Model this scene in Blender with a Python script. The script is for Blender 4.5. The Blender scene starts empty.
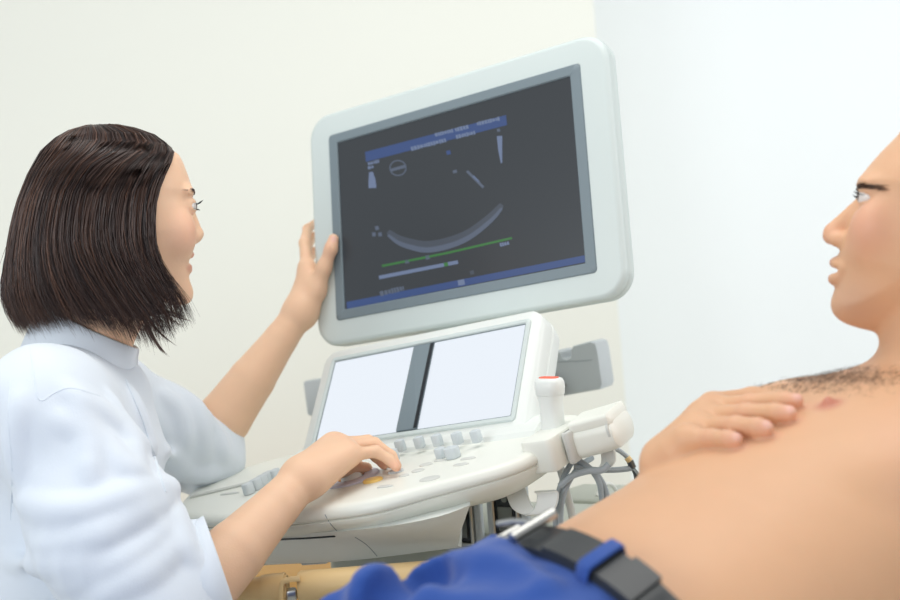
import bpy, bmesh, math, random
import numpy as np
from mathutils import Vector, Matrix
random.seed(7); RNG = np.random.default_rng(7)
C = bpy.context.scene.collection
A = np.asarray
PI = math.pi

# ------------------------------------------------------------------ camera frame
ROLL = math.radians(4.6); FPX = 1250.0
CAM = A([0, 0, 1.15])
CR = A([math.cos(ROLL), 0, -math.sin(ROLL)]); CU = A([math.sin(ROLL), 0, math.cos(ROLL)]); CF = A([0, 1.0, 0])
def ray(px, py): return CF + (px-450)/FPX*CR + (300-py)/FPX*CU
def at(px, py, d): return CAM + d*ray(px, py)
def atl(*pts): return [at(*p) for p in pts]
def proj(P):
    v = A(P)-CAM; d = v@CF
    return 450+FPX*(v@CR)/d, 300-FPX*(v@CU)/d, d
def unit(v): v = A(v, float); return v/np.linalg.norm(v)
def hit_plane(px, py, P0, n):
    r = ray(px, py); return CAM + ((A(P0)-CAM)@n)/(r@n)*r

# ------------------------------------------------------------------ materials
def srgb(*c):
    o = []
    for v in c:
        v /= 255.0
        o.append(v/12.92 if v <= .04045 else ((v+.055)/1.055)**2.4)
    return tuple(o)+(1.0,)
def mat(name, col, rough=.5, metal=0, spec=.5, bump=0, bscale=60, var=0, vscale=8, emit=None, estr=1, coat=0, sheen=0, sss=0, attr=None, stretch=None, sssr=(.012,.005,.003), alpha=1):
    m = bpy.data.materials.new(name); m.use_nodes = True
    nt = m.node_tree; N = nt.nodes; Lk = nt.links; b = N['Principled BSDF']
    b.inputs['Base Color'].default_value = col; b.inputs['Roughness'].default_value = rough
    b.inputs['Metallic'].default_value = metal; b.inputs['Specular IOR Level'].default_value = spec
    b.inputs['Coat Weight'].default_value = coat; b.inputs['Sheen Weight'].default_value = sheen
    if sss:
        b.inputs['Subsurface Weight'].default_value = sss; b.inputs['Subsurface Radius'].default_value = sssr; b.inputs['Subsurface Scale'].default_value = 1.0
    if emit: b.inputs['Emission Color'].default_value = emit; b.inputs['Emission Strength'].default_value = estr
    tc = N.new('ShaderNodeTexCoord'); src = tc.outputs['Object']
    if stretch:
        mp = N.new('ShaderNodeMapping'); mp.inputs['Scale'].default_value = stretch; Lk.new(src, mp.inputs['Vector']); src = mp.outputs['Vector']
    colsock = None
    if attr:
        at_ = N.new('ShaderNodeVertexColor'); at_.layer_name = attr; colsock = at_.outputs['Color']
    if var:
        nz = N.new('ShaderNodeTexNoise'); nz.inputs['Scale'].default_value = vscale; nz.inputs['Detail'].default_value = 3; Lk.new(src, nz.inputs['Vector'])
        mr = N.new('ShaderNodeMapRange'); mr.inputs['To Min'].default_value = 1-var; mr.inputs['To Max'].default_value = 1+var; Lk.new(nz.outputs['Fac'], mr.inputs['Value'])
        mx = N.new('ShaderNodeMix'); mx.data_type = 'RGBA'; mx.blend_type = 'MULTIPLY'; mx.inputs['Factor'].default_value = 1
        mx.inputs[6].default_value = col
        if colsock: Lk.new(colsock, mx.inputs[6])
        Lk.new(mr.outputs['Result'], mx.inputs[7]); colsock = mx.outputs[2]
    if colsock: Lk.new(colsock, b.inputs['Base Color'])
    if bump:
        nb = N.new('ShaderNodeTexNoise'); nb.inputs['Scale'].default_value = bscale; nb.inputs['Detail'].default_value = 4; Lk.new(src, nb.inputs['Vector'])
        bp = N.new('ShaderNodeBump'); bp.inputs['Strength'].default_value = bump; bp.inputs['Distance'].default_value = .002
        Lk.new(nb.outputs['Fac'], bp.inputs['Height']); Lk.new(bp.outputs['Normal'], b.inputs['Normal'])
    return m
M = {}
M['wall'] = mat('cream_paint', srgb(240,241,232), .9, bump=.05, bscale=200, var=.01, vscale=1.5)
M['wall_r'] = mat('white_paint', srgb(243,247,248), .9, bump=.05, bscale=200, var=.01, vscale=1.5)
M['floor'] = mat('pale_vinyl', srgb(236,235,229), .45, bump=.05, bscale=80, var=.05, vscale=12)
M['shell'] = mat('white_plastic', srgb(228,232,228), .38, bump=.03, bscale=900, var=.008)
M['shell_warm'] = mat('cream_plastic', srgb(233,235,226), .35, bump=.03, bscale=900, var=.008)
M['monitor_shell'] = mat('cool_white_plastic', srgb(204,214,212), .42, bump=.03, bscale=900, var=.008)
M['bezel'] = mat('slate_plastic', srgb(118,132,139), .45, bump=.03, bscale=700, var=.02)
M['black'] = mat('black_plastic', srgb(22,30,36), .35, var=.05)
M['grey_key'] = mat('grey_rubber', srgb(200,208,211), .5, bump=.04, bscale=500, var=.02)
M['pale_key'] = mat('pale_grey_key', srgb(206,208,203), .45, var=.02)
M['amber'] = mat('amber_key', srgb(240,200,110), .4, var=.03)
M['orange'] = mat('orange_key', srgb(214,150,70), .4, var=.03)
M['lilac'] = mat('lilac_trim', srgb(200,196,208), .4, var=.03)
M['grey_box'] = mat('grey_plastic', srgb(190,196,198), .5, bump=.03, bscale=500, var=.02)
M['olive'] = mat('grey_green_plastic', srgb(186,190,178), .5, bump=.03, bscale=500, var=.02)
M['metal'] = mat('brushed_steel', srgb(200,200,196), .28, metal=1, bump=.03, bscale=300, var=.03)
M['gunmetal'] = mat('dark_steel', srgb(120,122,118), .32, metal=1, var=.05)
M['cable'] = mat('grey_cable', srgb(168,178,184), .45, var=.03)
M['white_cable'] = mat('white_cable', srgb(226,228,222), .45, var=.02)
M['red'] = mat('orange_red_mark', srgb(238,110,84), .5, var=.03)
M['beige'] = mat('beige_plastic', srgb(226,196,142), .45, bump=.03, bscale=400, var=.03)
M['wood'] = mat('oak_veneer', srgb(186,140,74), .5, bump=.1, bscale=30, var=.12, vscale=14, stretch=(1,1,14))
M['couch'] = mat('couch_vinyl', srgb(206,206,200), .5, bump=.06, bscale=300, var=.02)
M['coat'] = mat('white_cotton', srgb(223,231,240), .85, bump=.12, bscale=450, var=.012, vscale=30, sheen=.15)
M['pink'] = mat('pink_cotton', srgb(224,186,190), .85, bump=.1, bscale=400, var=.03)
M['skin'] = mat('fair_skin', srgb(230,190,158), .48, bump=.10, bscale=420, sss=.12, attr='tint', var=.03, vscale=40, spec=.35)
M['hair'] = mat('dark_brown_hair', srgb(80,58,50), .32, var=.6, vscale=60, stretch=(1,1,.08), spec=.6)
M['hair_lock'] = mat('brown_hair_lock', srgb(80,58,50), .32, var=.3, vscale=60, stretch=(1,1,.08), spec=.6, attr='tint')
M['grey_hair'] = mat('greying_hair', srgb(96,88,82), .5, var=.3, vscale=80)
M['body_hair'] = mat('brown_body_hair', srgb(84,66,54), .6, var=.2, vscale=80)
M['eye_white'] = mat('eye_white', srgb(222,216,210), .15, var=.02)  # colour taken down for the shade on the eyeballs
M['iris'] = mat('brown_iris', srgb(70,52,40), .1, var=.2, vscale=300)
M['teeth'] = mat('tooth_enamel', srgb(244,242,236), .2, var=.02)
M['blue'] = mat('blue_cotton', srgb(36,76,154), .85, bump=.18, bscale=350, var=.06, vscale=30, sheen=.2)
M['leather'] = mat('black_leather', srgb(50,53,55), .36, bump=.10, bscale=260, var=.08, vscale=40)
M['navy'] = mat('navy_cotton', srgb(60,66,84), .85, bump=.15, bscale=350, var=.05)
M['shoe'] = mat('shoe_leather', srgb(226,226,224), .4, var=.03)
M['scr'] = mat('display_panel', srgb(12,13,14), .3, emit=srgb(60,65,70), estr=.85, var=.02, spec=.4)  # grey glow stands in for room reflection veiling the display
M['scr_lav'] = mat('lit_touch_panel', srgb(40,40,44), .25, emit=srgb(230,237,245), estr=1.0, var=.01)
M['s_blue'] = mat('display_blue', srgb(10,10,12), .35, emit=srgb(58,82,134), estr=.85, var=.02)
M['s_text'] = mat('display_text', srgb(10,10,12), .35, emit=srgb(132,150,186), estr=.62, var=.02)
M['s_dim'] = mat('display_echo', srgb(10,10,12), .35, emit=srgb(92,103,122), estr=.85, var=.3, vscale=90)
M['s_dim2'] = mat('display_echo_edge', srgb(10,10,12), .35, emit=srgb(74,82,94), estr=.85, var=.2, vscale=90)
M['s_green'] = mat('display_green', srgb(10,10,12), .35, emit=srgb(58,120,62), estr=.9, var=.02)

# ------------------------------------------------------------------ objects
def put(o, label=None, cat=None, group=None, kind=None):
    for k, v in (('label', label), ('category', cat), ('group', group), ('kind', kind)):
        if v: o[k] = v
    return o
def empty(name, loc, label, cat, group=None):
    o = bpy.data.objects.new(name, None); C.objects.link(o); o.location = tuple(float(v) for v in loc); o.empty_display_size = .05
    o['org'] = [float(v) for v in loc]
    return put(o, label, cat, group)
def org(o):
    while o is not None:
        if o.type == 'EMPTY': return A([float(v) for v in o.location])
        if o.parent is None: return A([float(v) for v in o.location])
        o = o.parent
    return A([0, 0, 0.])
def obj(name, V, F, mats, parent=None, fm=None, smooth=True, tint=None, auto=None):
    V = A(V, float)
    if parent is not None: off = org(parent)
    else: off = A([(V[:,0].min()+V[:,0].max())/2, (V[:,1].min()+V[:,1].max())/2, V[:,2].min()])
    me = bpy.data.meshes.new(name)
    if isinstance(F, np.ndarray):
        n = len(F); me.vertices.add(len(V)); me.vertices.foreach_set('co', (V-off).astype(np.float32).ravel())
        me.loops.add(n*4); me.loops.foreach_set('vertex_index', F.astype(np.int32).ravel())
        me.polygons.add(n); me.polygons.foreach_set('loop_start', np.arange(0, n*4, 4, dtype=np.int32))
        me.polygons.foreach_set('loop_total', np.full(n, 4, np.int32)); me.update(calc_edges=True); me.validate()
    else:
        me.from_pydata([tuple(v) for v in (V-off)], [], [tuple(int(i) for i in f) for f in F]); me.update()
    for m in (mats if isinstance(mats, (list, tuple)) else [mats]): me.materials.append(M[m] if isinstance(m, str) else m)
    if fm is not None: me.polygons.foreach_set('material_index', A(fm, np.int32))
    me.polygons.foreach_set('use_smooth', np.full(len(me.polygons), smooth))
    if tint is not None:
        ca = me.color_attributes.new('tint', 'FLOAT_COLOR', 'POINT')
        ca.data.foreach_set('color', np.concatenate([tint, np.ones((len(V),1))], 1).astype(np.float32).ravel())
    bm = bmesh.new(); bm.from_mesh(me); bmesh.ops.recalc_face_normals(bm, faces=bm.faces)
    if auto is not None:
        ca_ = math.radians(auto)
        for e in bm.edges:
            if len(e.link_faces) == 2 and e.calc_face_angle(0) > ca_: e.smooth = False
    bm.to_mesh(me); bm.free()
    o = bpy.data.objects.new(name, me); C.objects.link(o)
    if parent is not None: o.parent = parent
    else: o.location = tuple(off)
    return o
class MB:
    def __init__(s): s.V = []; s.F = []; s.fm = []
    def add(s, V, F, m=0):
        b = len(s.V); s.V += [tuple(v) for v in V]; s.F += [tuple(i+b for i in f) for f in F]; s.fm += [m]*len(F); return s
    def build(s, name, mats, parent=None, smooth=True, auto=40): return obj(name, s.V, s.F, mats, parent, s.fm, smooth, auto=auto)
def catmull(P, n=8, closed=False):
    P = A(P, float); out = []; N = len(P)
    rng = range(N if closed else N-1)
    for i in rng:
        p0, p1, p2, p3 = (P[(i-1) % N], P[i], P[(i+1) % N], P[(i+2) % N]) if closed else (P[max(i-1,0)], P[i], P[i+1], P[min(i+2,N-1)])
        for k in range(n):
            t = k/n
            out.append(.5*((2*p1)+(-p0+p2)*t+(2*p0-5*p1+4*p2-p3)*t*t+(-p0+3*p1-3*p2+p3)*t**3))
    if not closed: out.append(P[-1])
    return A(out)
def loft(rings, cap0=True, cap1=True, closed=True):
    n = len(rings[0]); V = [tuple(p) for r in rings for p in r]; F = []
    for i in range(len(rings)-1):
        for j in range(n if closed else n-1):
            k = (j+1) % n; F.append((i*n+j, i*n+k, (i+1)*n+k, (i+1)*n+j))
    if cap0: F.append(tuple(range(n-1, -1, -1)))
    if cap1: F.append(tuple((len(rings)-1)*n+j for j in range(n)))
    return V, F
def tube(P, r, n=8, caps=True, flat=None):
    P = A(P, float); m = len(P); rr = [r]*m if np.isscalar(r) else r
    T = np.gradient(P, axis=0); T /= np.linalg.norm(T, axis=1)[:,None]
    up = A([0,0,1.]) if abs(T[0][2]) < .9 else A([1.,0,0]); rings = []
    u = unit(np.cross(up, T[0]))
    for i in range(m):
        u = unit(u - T[i]*(u@T[i])); v = np.cross(T[i], u)
        rings.append([P[i]+rr[i]*(math.cos(a)*u+math.sin(a)*v*(flat or 1)) for a in np.arange(n)*2*PI/n])
    return loft(rings, caps, caps)
def rrect(w, h, r, n=6):
    out = []
    for cx, cy, a0 in ((w/2-r, h/2-r, 0), (-w/2+r, h/2-r, PI/2), (-w/2+r, -h/2+r, PI), (w/2-r, -h/2+r, 1.5*PI)):
        for k in range(n+1):
            a = a0+PI/2*k/n; out.append((cx+r*math.cos(a), cy+r*math.sin(a)))
    return out
def plate(O, ex, ey, ez, levels, n=6):
    """levels: list of (w, h, r, z[, dx, dy]) rings in the frame O, ex, ey, ez"""
    rings = []
    for L in levels:
        w, h, r, z = L[:4]; dx, dy = (L[4], L[5]) if len(L) > 4 else (0, 0)
        rings.append([O+(x+dx)*ex+(y+dy)*ey+z*ez for x, y in rrect(w, h, r, n)])
    return loft(rings)
def rbox(O, ex, ey, ez, w, h, d, r, e=None):
    """rounded box centred on O"""
    e = e if e is not None else r*.6
    return plate(O, ex, ey, ez, [(w-2*e, h-2*e, max(r-e,.0005), -d/2), (w-.6*e, h-.6*e, max(r-.3*e,.0005), -d/2+.3*e), (w, h, r, -d/2+e), (w, h, r, d/2-e), (w-.6*e, h-.6*e, max(r-.3*e,.0005), d/2-.3*e), (w-2*e, h-2*e, max(r-e,.0005), d/2)])
def ring_frame(O, ex, ey, ez, outer, inner, z0, z1, n=6):
    """a flat frame: outer (w,h,r), inner (w,h,r), from z0 up to z1"""
    def R(s, z): return [O+x*ex+y*ey+z*ez for x, y in rrect(*s, n)]
    e = .0015
    shr = (outer[0]-2*e, outer[1]-2*e, outer[2]); gro = (inner[0]+2*e, inner[1]+2*e, inner[2])
    rings = [R(outer, z0), R(outer, z1-e), R(shr, z1), R(gro, z1), R(inner, z1-e), R(inner, z0)]
    V, F = loft(rings, False, False); m = len(rings[0])
    k = len(rings)-1
    for j in range(m): F.append((k*m+j, k*m+(j+1) % m, (j+1) % m, j))
    return V, F
def rotm(y, t, r):
    y, t, r = map(math.radians, (y, t, r)); cz, sz, cx, sx, cy, sy = math.cos(y), math.sin(y), math.cos(t), math.sin(t), math.cos(r), math.sin(r)
    return A([[cz,-sz,0],[sz,cz,0],[0,0,1]])@A([[1,0,0],[0,cx,-sx],[0,sx,cx]])@A([[cy,0,sy],[0,1,0],[-sy,0,cy]])
X, Y, Z = A([1.,0,0]), A([0,1.,0]), A([0,0,1.])

# ------------------------------------------------------------------ implicit surfaces (bodies, cloth)
class Sdf:
    FAR = .06
    def __init__(s): s.p = []
    def add(s, fn, c, R, k=.01, op=1): s.p.append((fn, A(c, float), float(R), k, op)); return s
    def cone(s, a, b, ra, rb, k=.01, op=1):
        a, b = A(a, float), A(b, float); ab = b-a; L2 = max(ab@ab, 1e-9)
        def fn(P):
            v = P-a; t = np.clip(v@ab/L2, 0, 1); q = v-t[:,None]*ab
            return np.sqrt((q*q).sum(1))-(ra+(rb-ra)*t)
        return s.add(fn, (a+b)/2, np.linalg.norm(ab)/2+max(ra, rb), k, op)
    def chain(s, pts, rad, k=.01, op=1):
        for i in range(len(pts)-1): s.cone(pts[i], pts[i+1], rad[i], rad[i+1], k, op)
        return s
    def ell(s, c, ax, rad, k=.01, op=1):
        c = A(c, float); ax = A(ax, float); rad = A(rad, float)
        def fn(P):
            q = (P-c)@ax.T; k0 = np.sqrt(((q/rad)**2).sum(1)); k1 = np.sqrt(((q/rad**2)**2).sum(1))+1e-9
            return k0*(k0-1)/k1
        return s.add(fn, c, rad.max(), k, op)
    def __call__(s, P):
        P = A(P, float).reshape(-1, 3); c = (P.min(0)+P.max(0))/2; r = np.linalg.norm(P.max(0)-P.min(0))/2
        d = np.full(len(P), s.FAR)
        if getattr(s, 'n', -1) != len(s.p): s.n = len(s.p); s.cs = A([q[1] for q in s.p]); s.rs = A([q[2] for q in s.p])
        for i in np.nonzero(np.sqrt(((s.cs-c)**2).sum(1))-s.rs-r <= s.FAR)[0]:
            fn, pc, pr, k, op = s.p[i]
            v = fn(P)
            if op == 1:
                h = np.maximum(k-np.abs(d-v), 0)/k; d = np.minimum(d, v)-h*h*k/4
            elif op == -1:
                h = np.maximum(k-np.abs(d+v), 0)/k; d = np.maximum(d, -v)+h*h*k/4
            else: d = d+op(P, v, k)
        return d
    def rays(s, P, D, n=70):
        """march many points along D to the surface; returns points and which arrived"""
        P = A(P, float).copy(); D = A(D, float); ok = np.zeros(len(P), bool)
        for i in range(n):
            m = ~ok
            if not m.any(): break
            v = s(P[m]); w = np.zeros(len(P), bool); w[np.nonzero(m)[0][v < .0004]] = True; ok |= w
            P[m] += D[m]*np.where(v < .0004, 0, np.maximum(v*.7, .0004))[:,None]
        return P, ok
    def bound(s, c): return min(np.linalg.norm(pc-c)-pr for fn, pc, pr, k, op in s.p if op == 1)
    def march(s, px, py, d0=.6, d1=2.3):
        r = ray(px, py); t = d0
        for i in range(400):
            v = float(s(CAM+t*r)[0])
            if v < .0003: return t
            t += max(v*.6, .0004)
            if t > d1: return None
        return None
    def mesh(s, lo, hi, h, B=12, relax=2):
        lo, hi = A(lo, float), A(hi, float); nb = np.ceil((hi-lo)/(h*B)).astype(int)
        g = np.stack(np.meshgrid(*[np.arange(n) for n in nb], indexing='ij'), -1).reshape(-1, 3)
        act = []
        half = h*B/2
        for k in np.unique(g//4, axis=0):                        # coarse look first, then the blocks near the surface
            gb = g[(g//4 == k).all(1)] if len(g) < 4000 else A([[i,j,l] for i in range(k[0]*4, min(k[0]*4+4, nb[0])) for j in range(k[1]*4, min(k[1]*4+4, nb[1])) for l in range(k[2]*4, min(k[2]*4+4, nb[2]))])
            c4 = lo+(k*4+2)*h*B
            if float(s(c4[None])[0]) > min(half*4*1.732*1.5+.004, s.FAR*.98): 
                if s.bound(c4) > half*4*1.732+.02: continue
            v = s(lo+gb*h*B+half); act += list(gb[np.abs(v) < half*1.732*1.5+.004])
        act = A(act); n1 = B+1
        loc = np.stack(np.meshgrid(*[np.arange(n1)]*3, indexing='ij'), -1).reshape(-1, 3)
        val = np.empty((len(act), n1, n1, n1), np.float32)
        keep = np.zeros(len(act), bool)
        for i, b in enumerate(act):
            v = s(lo+(b*B+loc)*h); val[i] = v.reshape(n1, n1, n1); keep[i] = v.min() < 0 < v.max()
        act, val = act[keep], val[keep]
        N = nb*B+2
        def cid(c): return (c[:,0]*N[1]+c[:,1])*N[2]+c[:,2]
        acc = np.zeros((len(act), B, B, B, 3)); cnt = np.zeros((len(act), B, B, B))
        corners = [(i,j,k) for i in (0,1) for j in (0,1) for k in (0,1)]
        def sl(c): return val[:, c[0]:c[0]+B, c[1]:c[1]+B, c[2]:c[2]+B]
        for a in corners:
            for ax in range(3):
                if a[ax]: continue
                b = list(a); b[ax] = 1
                va, vb = sl(a), sl(b); x = (va < 0) != (vb < 0)
                t = np.where(x, va/np.where(x, va-vb, 1), 0)
                for q in range(3): acc[..., q] += np.where(x, a[q]+(t if q == ax else 0), 0)
                cnt += x
        m = cnt > 0; idx = np.argwhere(m); cell = act[idx[:,0]]*B+idx[:,1:]
        V = lo+(cell+acc[m]/cnt[m][:,None])*h
        ids = cid(cell); o = np.argsort(ids); ids = ids[o]; V = V[o]
        quads = []
        for ax in range(3):
            b = [0,0,0]; b[ax] = 1
            va, vb = val[:, :B, :B, :B], sl(b); x = np.argwhere((va < 0) != (vb < 0))
            sg = va[tuple(x.T)] < 0
            e = act[x[:,0]]*B+x[:,1:]; u, w = [q for q in range(3) if q != ax]
            cs = []
            for du, dw in ((0,0),(1,0),(1,1),(0,1)):
                c = e.copy(); c[:,u] -= du; c[:,w] -= dw
                k = cid(c); p = np.clip(np.searchsorted(ids, k), 0, len(ids)-1); cs.append(np.where(ids[p] == k, p, -1))
            q = np.stack(cs, 1); fl = sg if ax != 1 else ~sg
            q[~fl] = q[~fl][:, ::-1]; quads.append(q[(q >= 0).all(1)])
        Q = np.concatenate(quads)
        for it in range(relax):                                  # light smoothing, then back on to the surface
            S = np.zeros_like(V); n = np.zeros(len(V))
            for i in range(4):
                np.add.at(S, Q[:,i], V[Q[:,(i+1)%4]]+V[Q[:,(i+3)%4]]); np.add.at(n, Q[:,i], 2)
            V = V*.5+.5*S/np.maximum(n, 1)[:,None]
        return V, Q
def seg2(P, poly):
    """signed distance to a closed 2-D polygon, negative inside"""
    d = np.full(len(P), 1e9); ins = np.zeros(len(P), bool); a = poly; b = np.roll(poly, -1, 0)
    for p, q in zip(a, b):
        e = q-p; w = P-p; t = np.clip(w@e/(e@e+1e-12), 0, 1); r = w-t[:,None]*e
        d = np.minimum(d, (r*r).sum(1))
        c = ((p[1] > P[:,1]) != (q[1] > P[:,1])); dy = q[1]-p[1]
        if abs(dy) > 1e-12: ins ^= c & (P[:,0] < (q[0]-p[0])*(P[:,1]-p[1])/dy+p[0])
    d = np.sqrt(d); return np.where(ins, -d, d)
class Head:
    def __init__(s, px, py, d, fwd, tilt):
        """fwd: horizontal facing; tilt: backwards pitch in degrees"""
        s.H = at(px, py, d); f = unit(fwd); t = math.radians(tilt)
        s.F = f*math.cos(t)+Z*math.sin(t); s.U = Z*math.cos(t)-f*math.sin(t); s.L = np.cross(s.U, s.F)
    def sag(s, px, py):
        P = hit_plane(px, py, s.H, s.L)-s.H; return A([P@s.F, P@s.U])
    def loc(s, P): v = P-s.H; return np.stack([v@s.F, v@s.L, v@s.U], -1)
    def w(s, x, y, z): return s.H+x*s.F+y*s.L+z*s.U
    def p(s, px, py, y=0): q = s.sag(px, py); return s.w(q[0], y, q[1])
    def ax(s): return A([s.F, s.L, s.U])
    def profile(s, S, pts, D, wz, k=.01):
        poly = catmull([s.sag(*p) for p in pts], 3, True)
        zs = A([s.sag(*q[0])[1] for q in wz]); ws = A([q[1] for q in wz]); o = np.argsort(zs); zs, ws = zs[o], ws[o]
        c = (poly.min(0)+poly.max(0))/2; R = np.linalg.norm(poly-c, axis=1).max()
        def fn(P):
            q = s.loc(P); sd = seg2(q[:,[0,2]], poly); W = np.interp(q[:,2], zs, ws)
            u = np.maximum(1+sd/D, 0); f = np.sqrt(u*u+(q[:,1]/W)**2+1e-9)
            return (f-1)*np.minimum(D, W)*.9
        return S.add(fn, s.w(c[0], 0, c[1]), R+.01, k)

# ------------------------------------------------------------------ the room
def wallbox(name, x0, x1, y0, y1, z0, z1, m):
    V = [(x, y, z) for z in (z0, z1) for y in (y0, y1) for x in (x0, x1)]
    F = [(0,1,3,2), (4,6,7,5), (0,4,5,1), (2,3,7,6), (0,2,6,4), (1,5,7,3)]
    return put(obj(name, V, F, m, smooth=False), kind='structure')
wallbox('wall_back', -2.6, .40, 3.0, 3.52, 0, 2.7, 'wall')
wallbox('wall_right', .40, 3.2, 3.4, 3.52, 0, 2.7, 'wall_r')
wallbox('floor', -2.6, 3.2, -1.2, 3.52, -.1, 0, 'floor')

# low oak cabinet against the back wall, seen under the console
cab = empty('low_cabinet', (-.4, 2.8, 0), 'low oak cabinet against the back wall seen under the white console', 'cabinet')
m = MB(); m.add(*rbox(A([-.4,2.8,.31]), X, Y, Z, 1.1, .38, .58, .006, .004)); m.build('body', 'wood', cab)
for sx in (-1, 1):
    m = MB(); m.add(*rbox(A([-.4+sx*.272,2.602,.32]), X, Z, -Y, .53, .5, .018, .004, .003)); d = m.build('door', 'wood', cab)
    h = MB(); h.add(*tube([A([-.4+sx*.05,2.594,.48]), A([-.4+sx*.05,2.57,.48]), A([-.4+sx*.05,2.57,.40]), A([-.4+sx*.05,2.594,.40])], .005)); h.build('handle', 'metal', d)
m = MB(); m.add(*rbox(A([-.4,2.81,.0105]), X, Y, Z, 1.04, .32, .02, .004, .003)); m.build('plinth', 'black', cab)

# ------------------------------------------------------------------ ultrasound machine
TPT, TPR, TPW, TPH = A([-.0574,1.7505,1.0296]), rotm(-40.77,-31.64,-7.48), .40, .1891
MOT, MOR, MOW, MOH = A([.0152,1.8604,1.3004]), rotm(-34.06,-9.54,-5.05), .54, .3767
CO = TPT+TPR@A([-.5*TPW,0,-.5*TPH]); CN = unit([-.211,-.101,.972])
CEX = unit(TPR[:,0]-CN*(CN@TPR[:,0])); CEY = np.cross(CN, CEX)
def con(a, b, z=0): return CO+a*CEX+b*CEY+z*CN                    # a point on the console's top plane
def con_px(px, py, z=0): return hit_plane(px, py, CO+z*CN, CN)
mach = empty('ultrasound_machine', (*con(.2, .08)[:2], 0), 'white ultrasound machine with tilted monitor, lit touch panel and curved console', 'ultrasound machine')

# monitor
mx, my, mz = MOR[:,0], MOR[:,2], -MOR[:,1]
def mon2(px, py, z=0): return hit_plane(px, py, MOT+z*mz, mz)
def mrect(tl, tr, br, bl):
    q = [mon2(*p)-MOT for p in (tl, tr, br, bl)]; q = A([[v@mx, v@my] for v in q])
    return (q[1,0]+q[2,0]-q[0,0]-q[3,0])/2, (q[0,1]+q[1,1]-q[2,1]-q[3,1])/2, q.mean(0)
def onto(c): return MOT+c[0]*mx+c[1]*my
bw, bh, bc = mrect((327.5,135), (581,64), (597,272.5), (338,321))
sw, sh, sc_ = mrect((337.6,142), (571.7,77.5), (586.7,263), (346.7,310))
m = MB(); r = .038
m.add(*plate(MOT, mx, my, mz, [(MOW-.16,MOH-.14,.03,-.075), (MOW-.08,MOH-.07,.035,-.062), (MOW-.014,MOH-.012,r,-.040), (MOW+.001,MOH+.001,r,-.030), (MOW+.003,MOH+.002,r,-.018), (MOW+.000,MOH+.000,r,-.0155), (MOW+.000,MOH+.000,r,-.0145), (MOW+.004,MOH+.003,r,-.012), (MOW+.003,MOH+.002,r,-.007), (MOW,MOH,r,-.0025), (MOW-.008,MOH-.008,r-.002,0), (MOW-.012,MOH-.012,r-.003,.0003), (bw+.004,bh+.004,.008,.0004,*bc), (bw,bh,.006,.0005,*bc), (bw,bh,.006,-.004,*bc)], 8))
monitor = m.build('monitor', 'monitor_shell', mach, auto=60)
m = MB(); m.add(*ring_frame(onto(bc), mx, my, mz, (bw,bh,.007), (sw,sh,.002), -.004, .0022)); m.build('bezel', 'bezel', monitor)
# the display and what it shows: one flat sheet of picture elements
D = MB()
so = onto(sc_)
D.add(*plate(so, mx, my, mz, [(sw+.004,sh+.004,.001,-.003), (sw+.004,sh+.004,.001,-.0008)], 1), 0)
def dq(pts, mi, z=-.0006):
    V = [mon2(*p, z) for p in pts]; D.add(V, [tuple(range(len(V)))], mi)
def dline(pts, w, mi, z=-.0005):
    P = A(pts, float); w = [w]*len(P) if np.isscalar(w) else w; T = np.gradient(P, axis=0); T /= np.linalg.norm(T, axis=1)[:,None]; nn = np.stack([-T[:,1], T[:,0]], 1)
    a = [mon2(*(P[i]+nn[i]*w[i]/2), z) for i in range(len(P))]; b = [mon2(*(P[i]-nn[i]*w[i]/2), z) for i in range(len(P))]
    n = len(P); D.add(a+b, [(i, i+1, n+i+1, n+i) for i in range(n-1)], mi)
def dwords(p, q, h, mi, gap=.35, n=8):
    p, q = A(p, float), A(q, float); rs = random.Random(int(p[0]*7+p[1])); t = 0
    while t < 1:                                        # a run of illegible small characters
        w = rs.uniform(.6, 1.2)/n; a = p+(q-p)*t; b = p+(q-p)*min(t+w*.8, 1); hh = h*rs.uniform(.7, 1)
        dline([a, b], hh, mi, -.0004); t += w
SB, ST, SD, SD2, SG = 1, 2, 3, 4, 5
dq([(365,152),(506,115),(507,125),(366,162)], SB)
dwords((411,149), (446,140), 4.2, ST, n=11); dwords((435,135), (453,130.5), 4.2, ST, n=6); dwords((455,130), (469,126.5), 4.2, ST, n=5)
dwords((456,137), (475,132.5), 4.2, ST, n=6); dwords((477,124), (500,118.5), 4, ST, n=8); dwords((368,153), (381,150), 3, SB, n=4)
dwords((368,164), (379,161), 3.5, ST, n=4); dwords((368,168), (374,166.5), 3, ST, n=2); dline([(371,172),(372,180),(372.5,188)], [4,7,8], ST)
th = np.linspace(0, 2*PI, 25); dline([(398+8*math.cos(t), 168+7.5*math.sin(t)) for t in th], 1.2, SD); dline([(390,170.5),(406,166)], 3, SD)
dline([(446.5,153),(450.5,152)], 4, SB); dline([(453,172),(457,171)], 3, SD)
dline([(467,171),(483.5,187.5)], 2.6, SD); dline([(473,176),(479,182)], 2, ST)
dline([(499.5,136),(500.2,150),(501.5,163)], [5.5,4,1.5], ST); dline([(497,130.5),(500,130)], 3, SD)
arc = catmull([(388,235),(398,242.5),(410,247),(427,250),(449,246),(470,237),(491,220.5),(502,208)], 6)
n = len(arc); wv = [4+6*math.sin(PI*i/(n-1))**.7 for i in range(n)]
dline(arc+A([0,-3.5]), [w*1.1 for w in wv], SD2, -.0006); dline(arc, [w*.55 for w in wv], SD, -.0005)
for a in (90, 210, 330): dline([(377+3.6*math.cos(math.radians(a))-1.8, 232.5-4.2*math.sin(math.radians(a))), (377+3.6*math.cos(math.radians(a))+1.8, 232-4.2*math.sin(math.radians(a)))], 4, SD)
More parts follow.
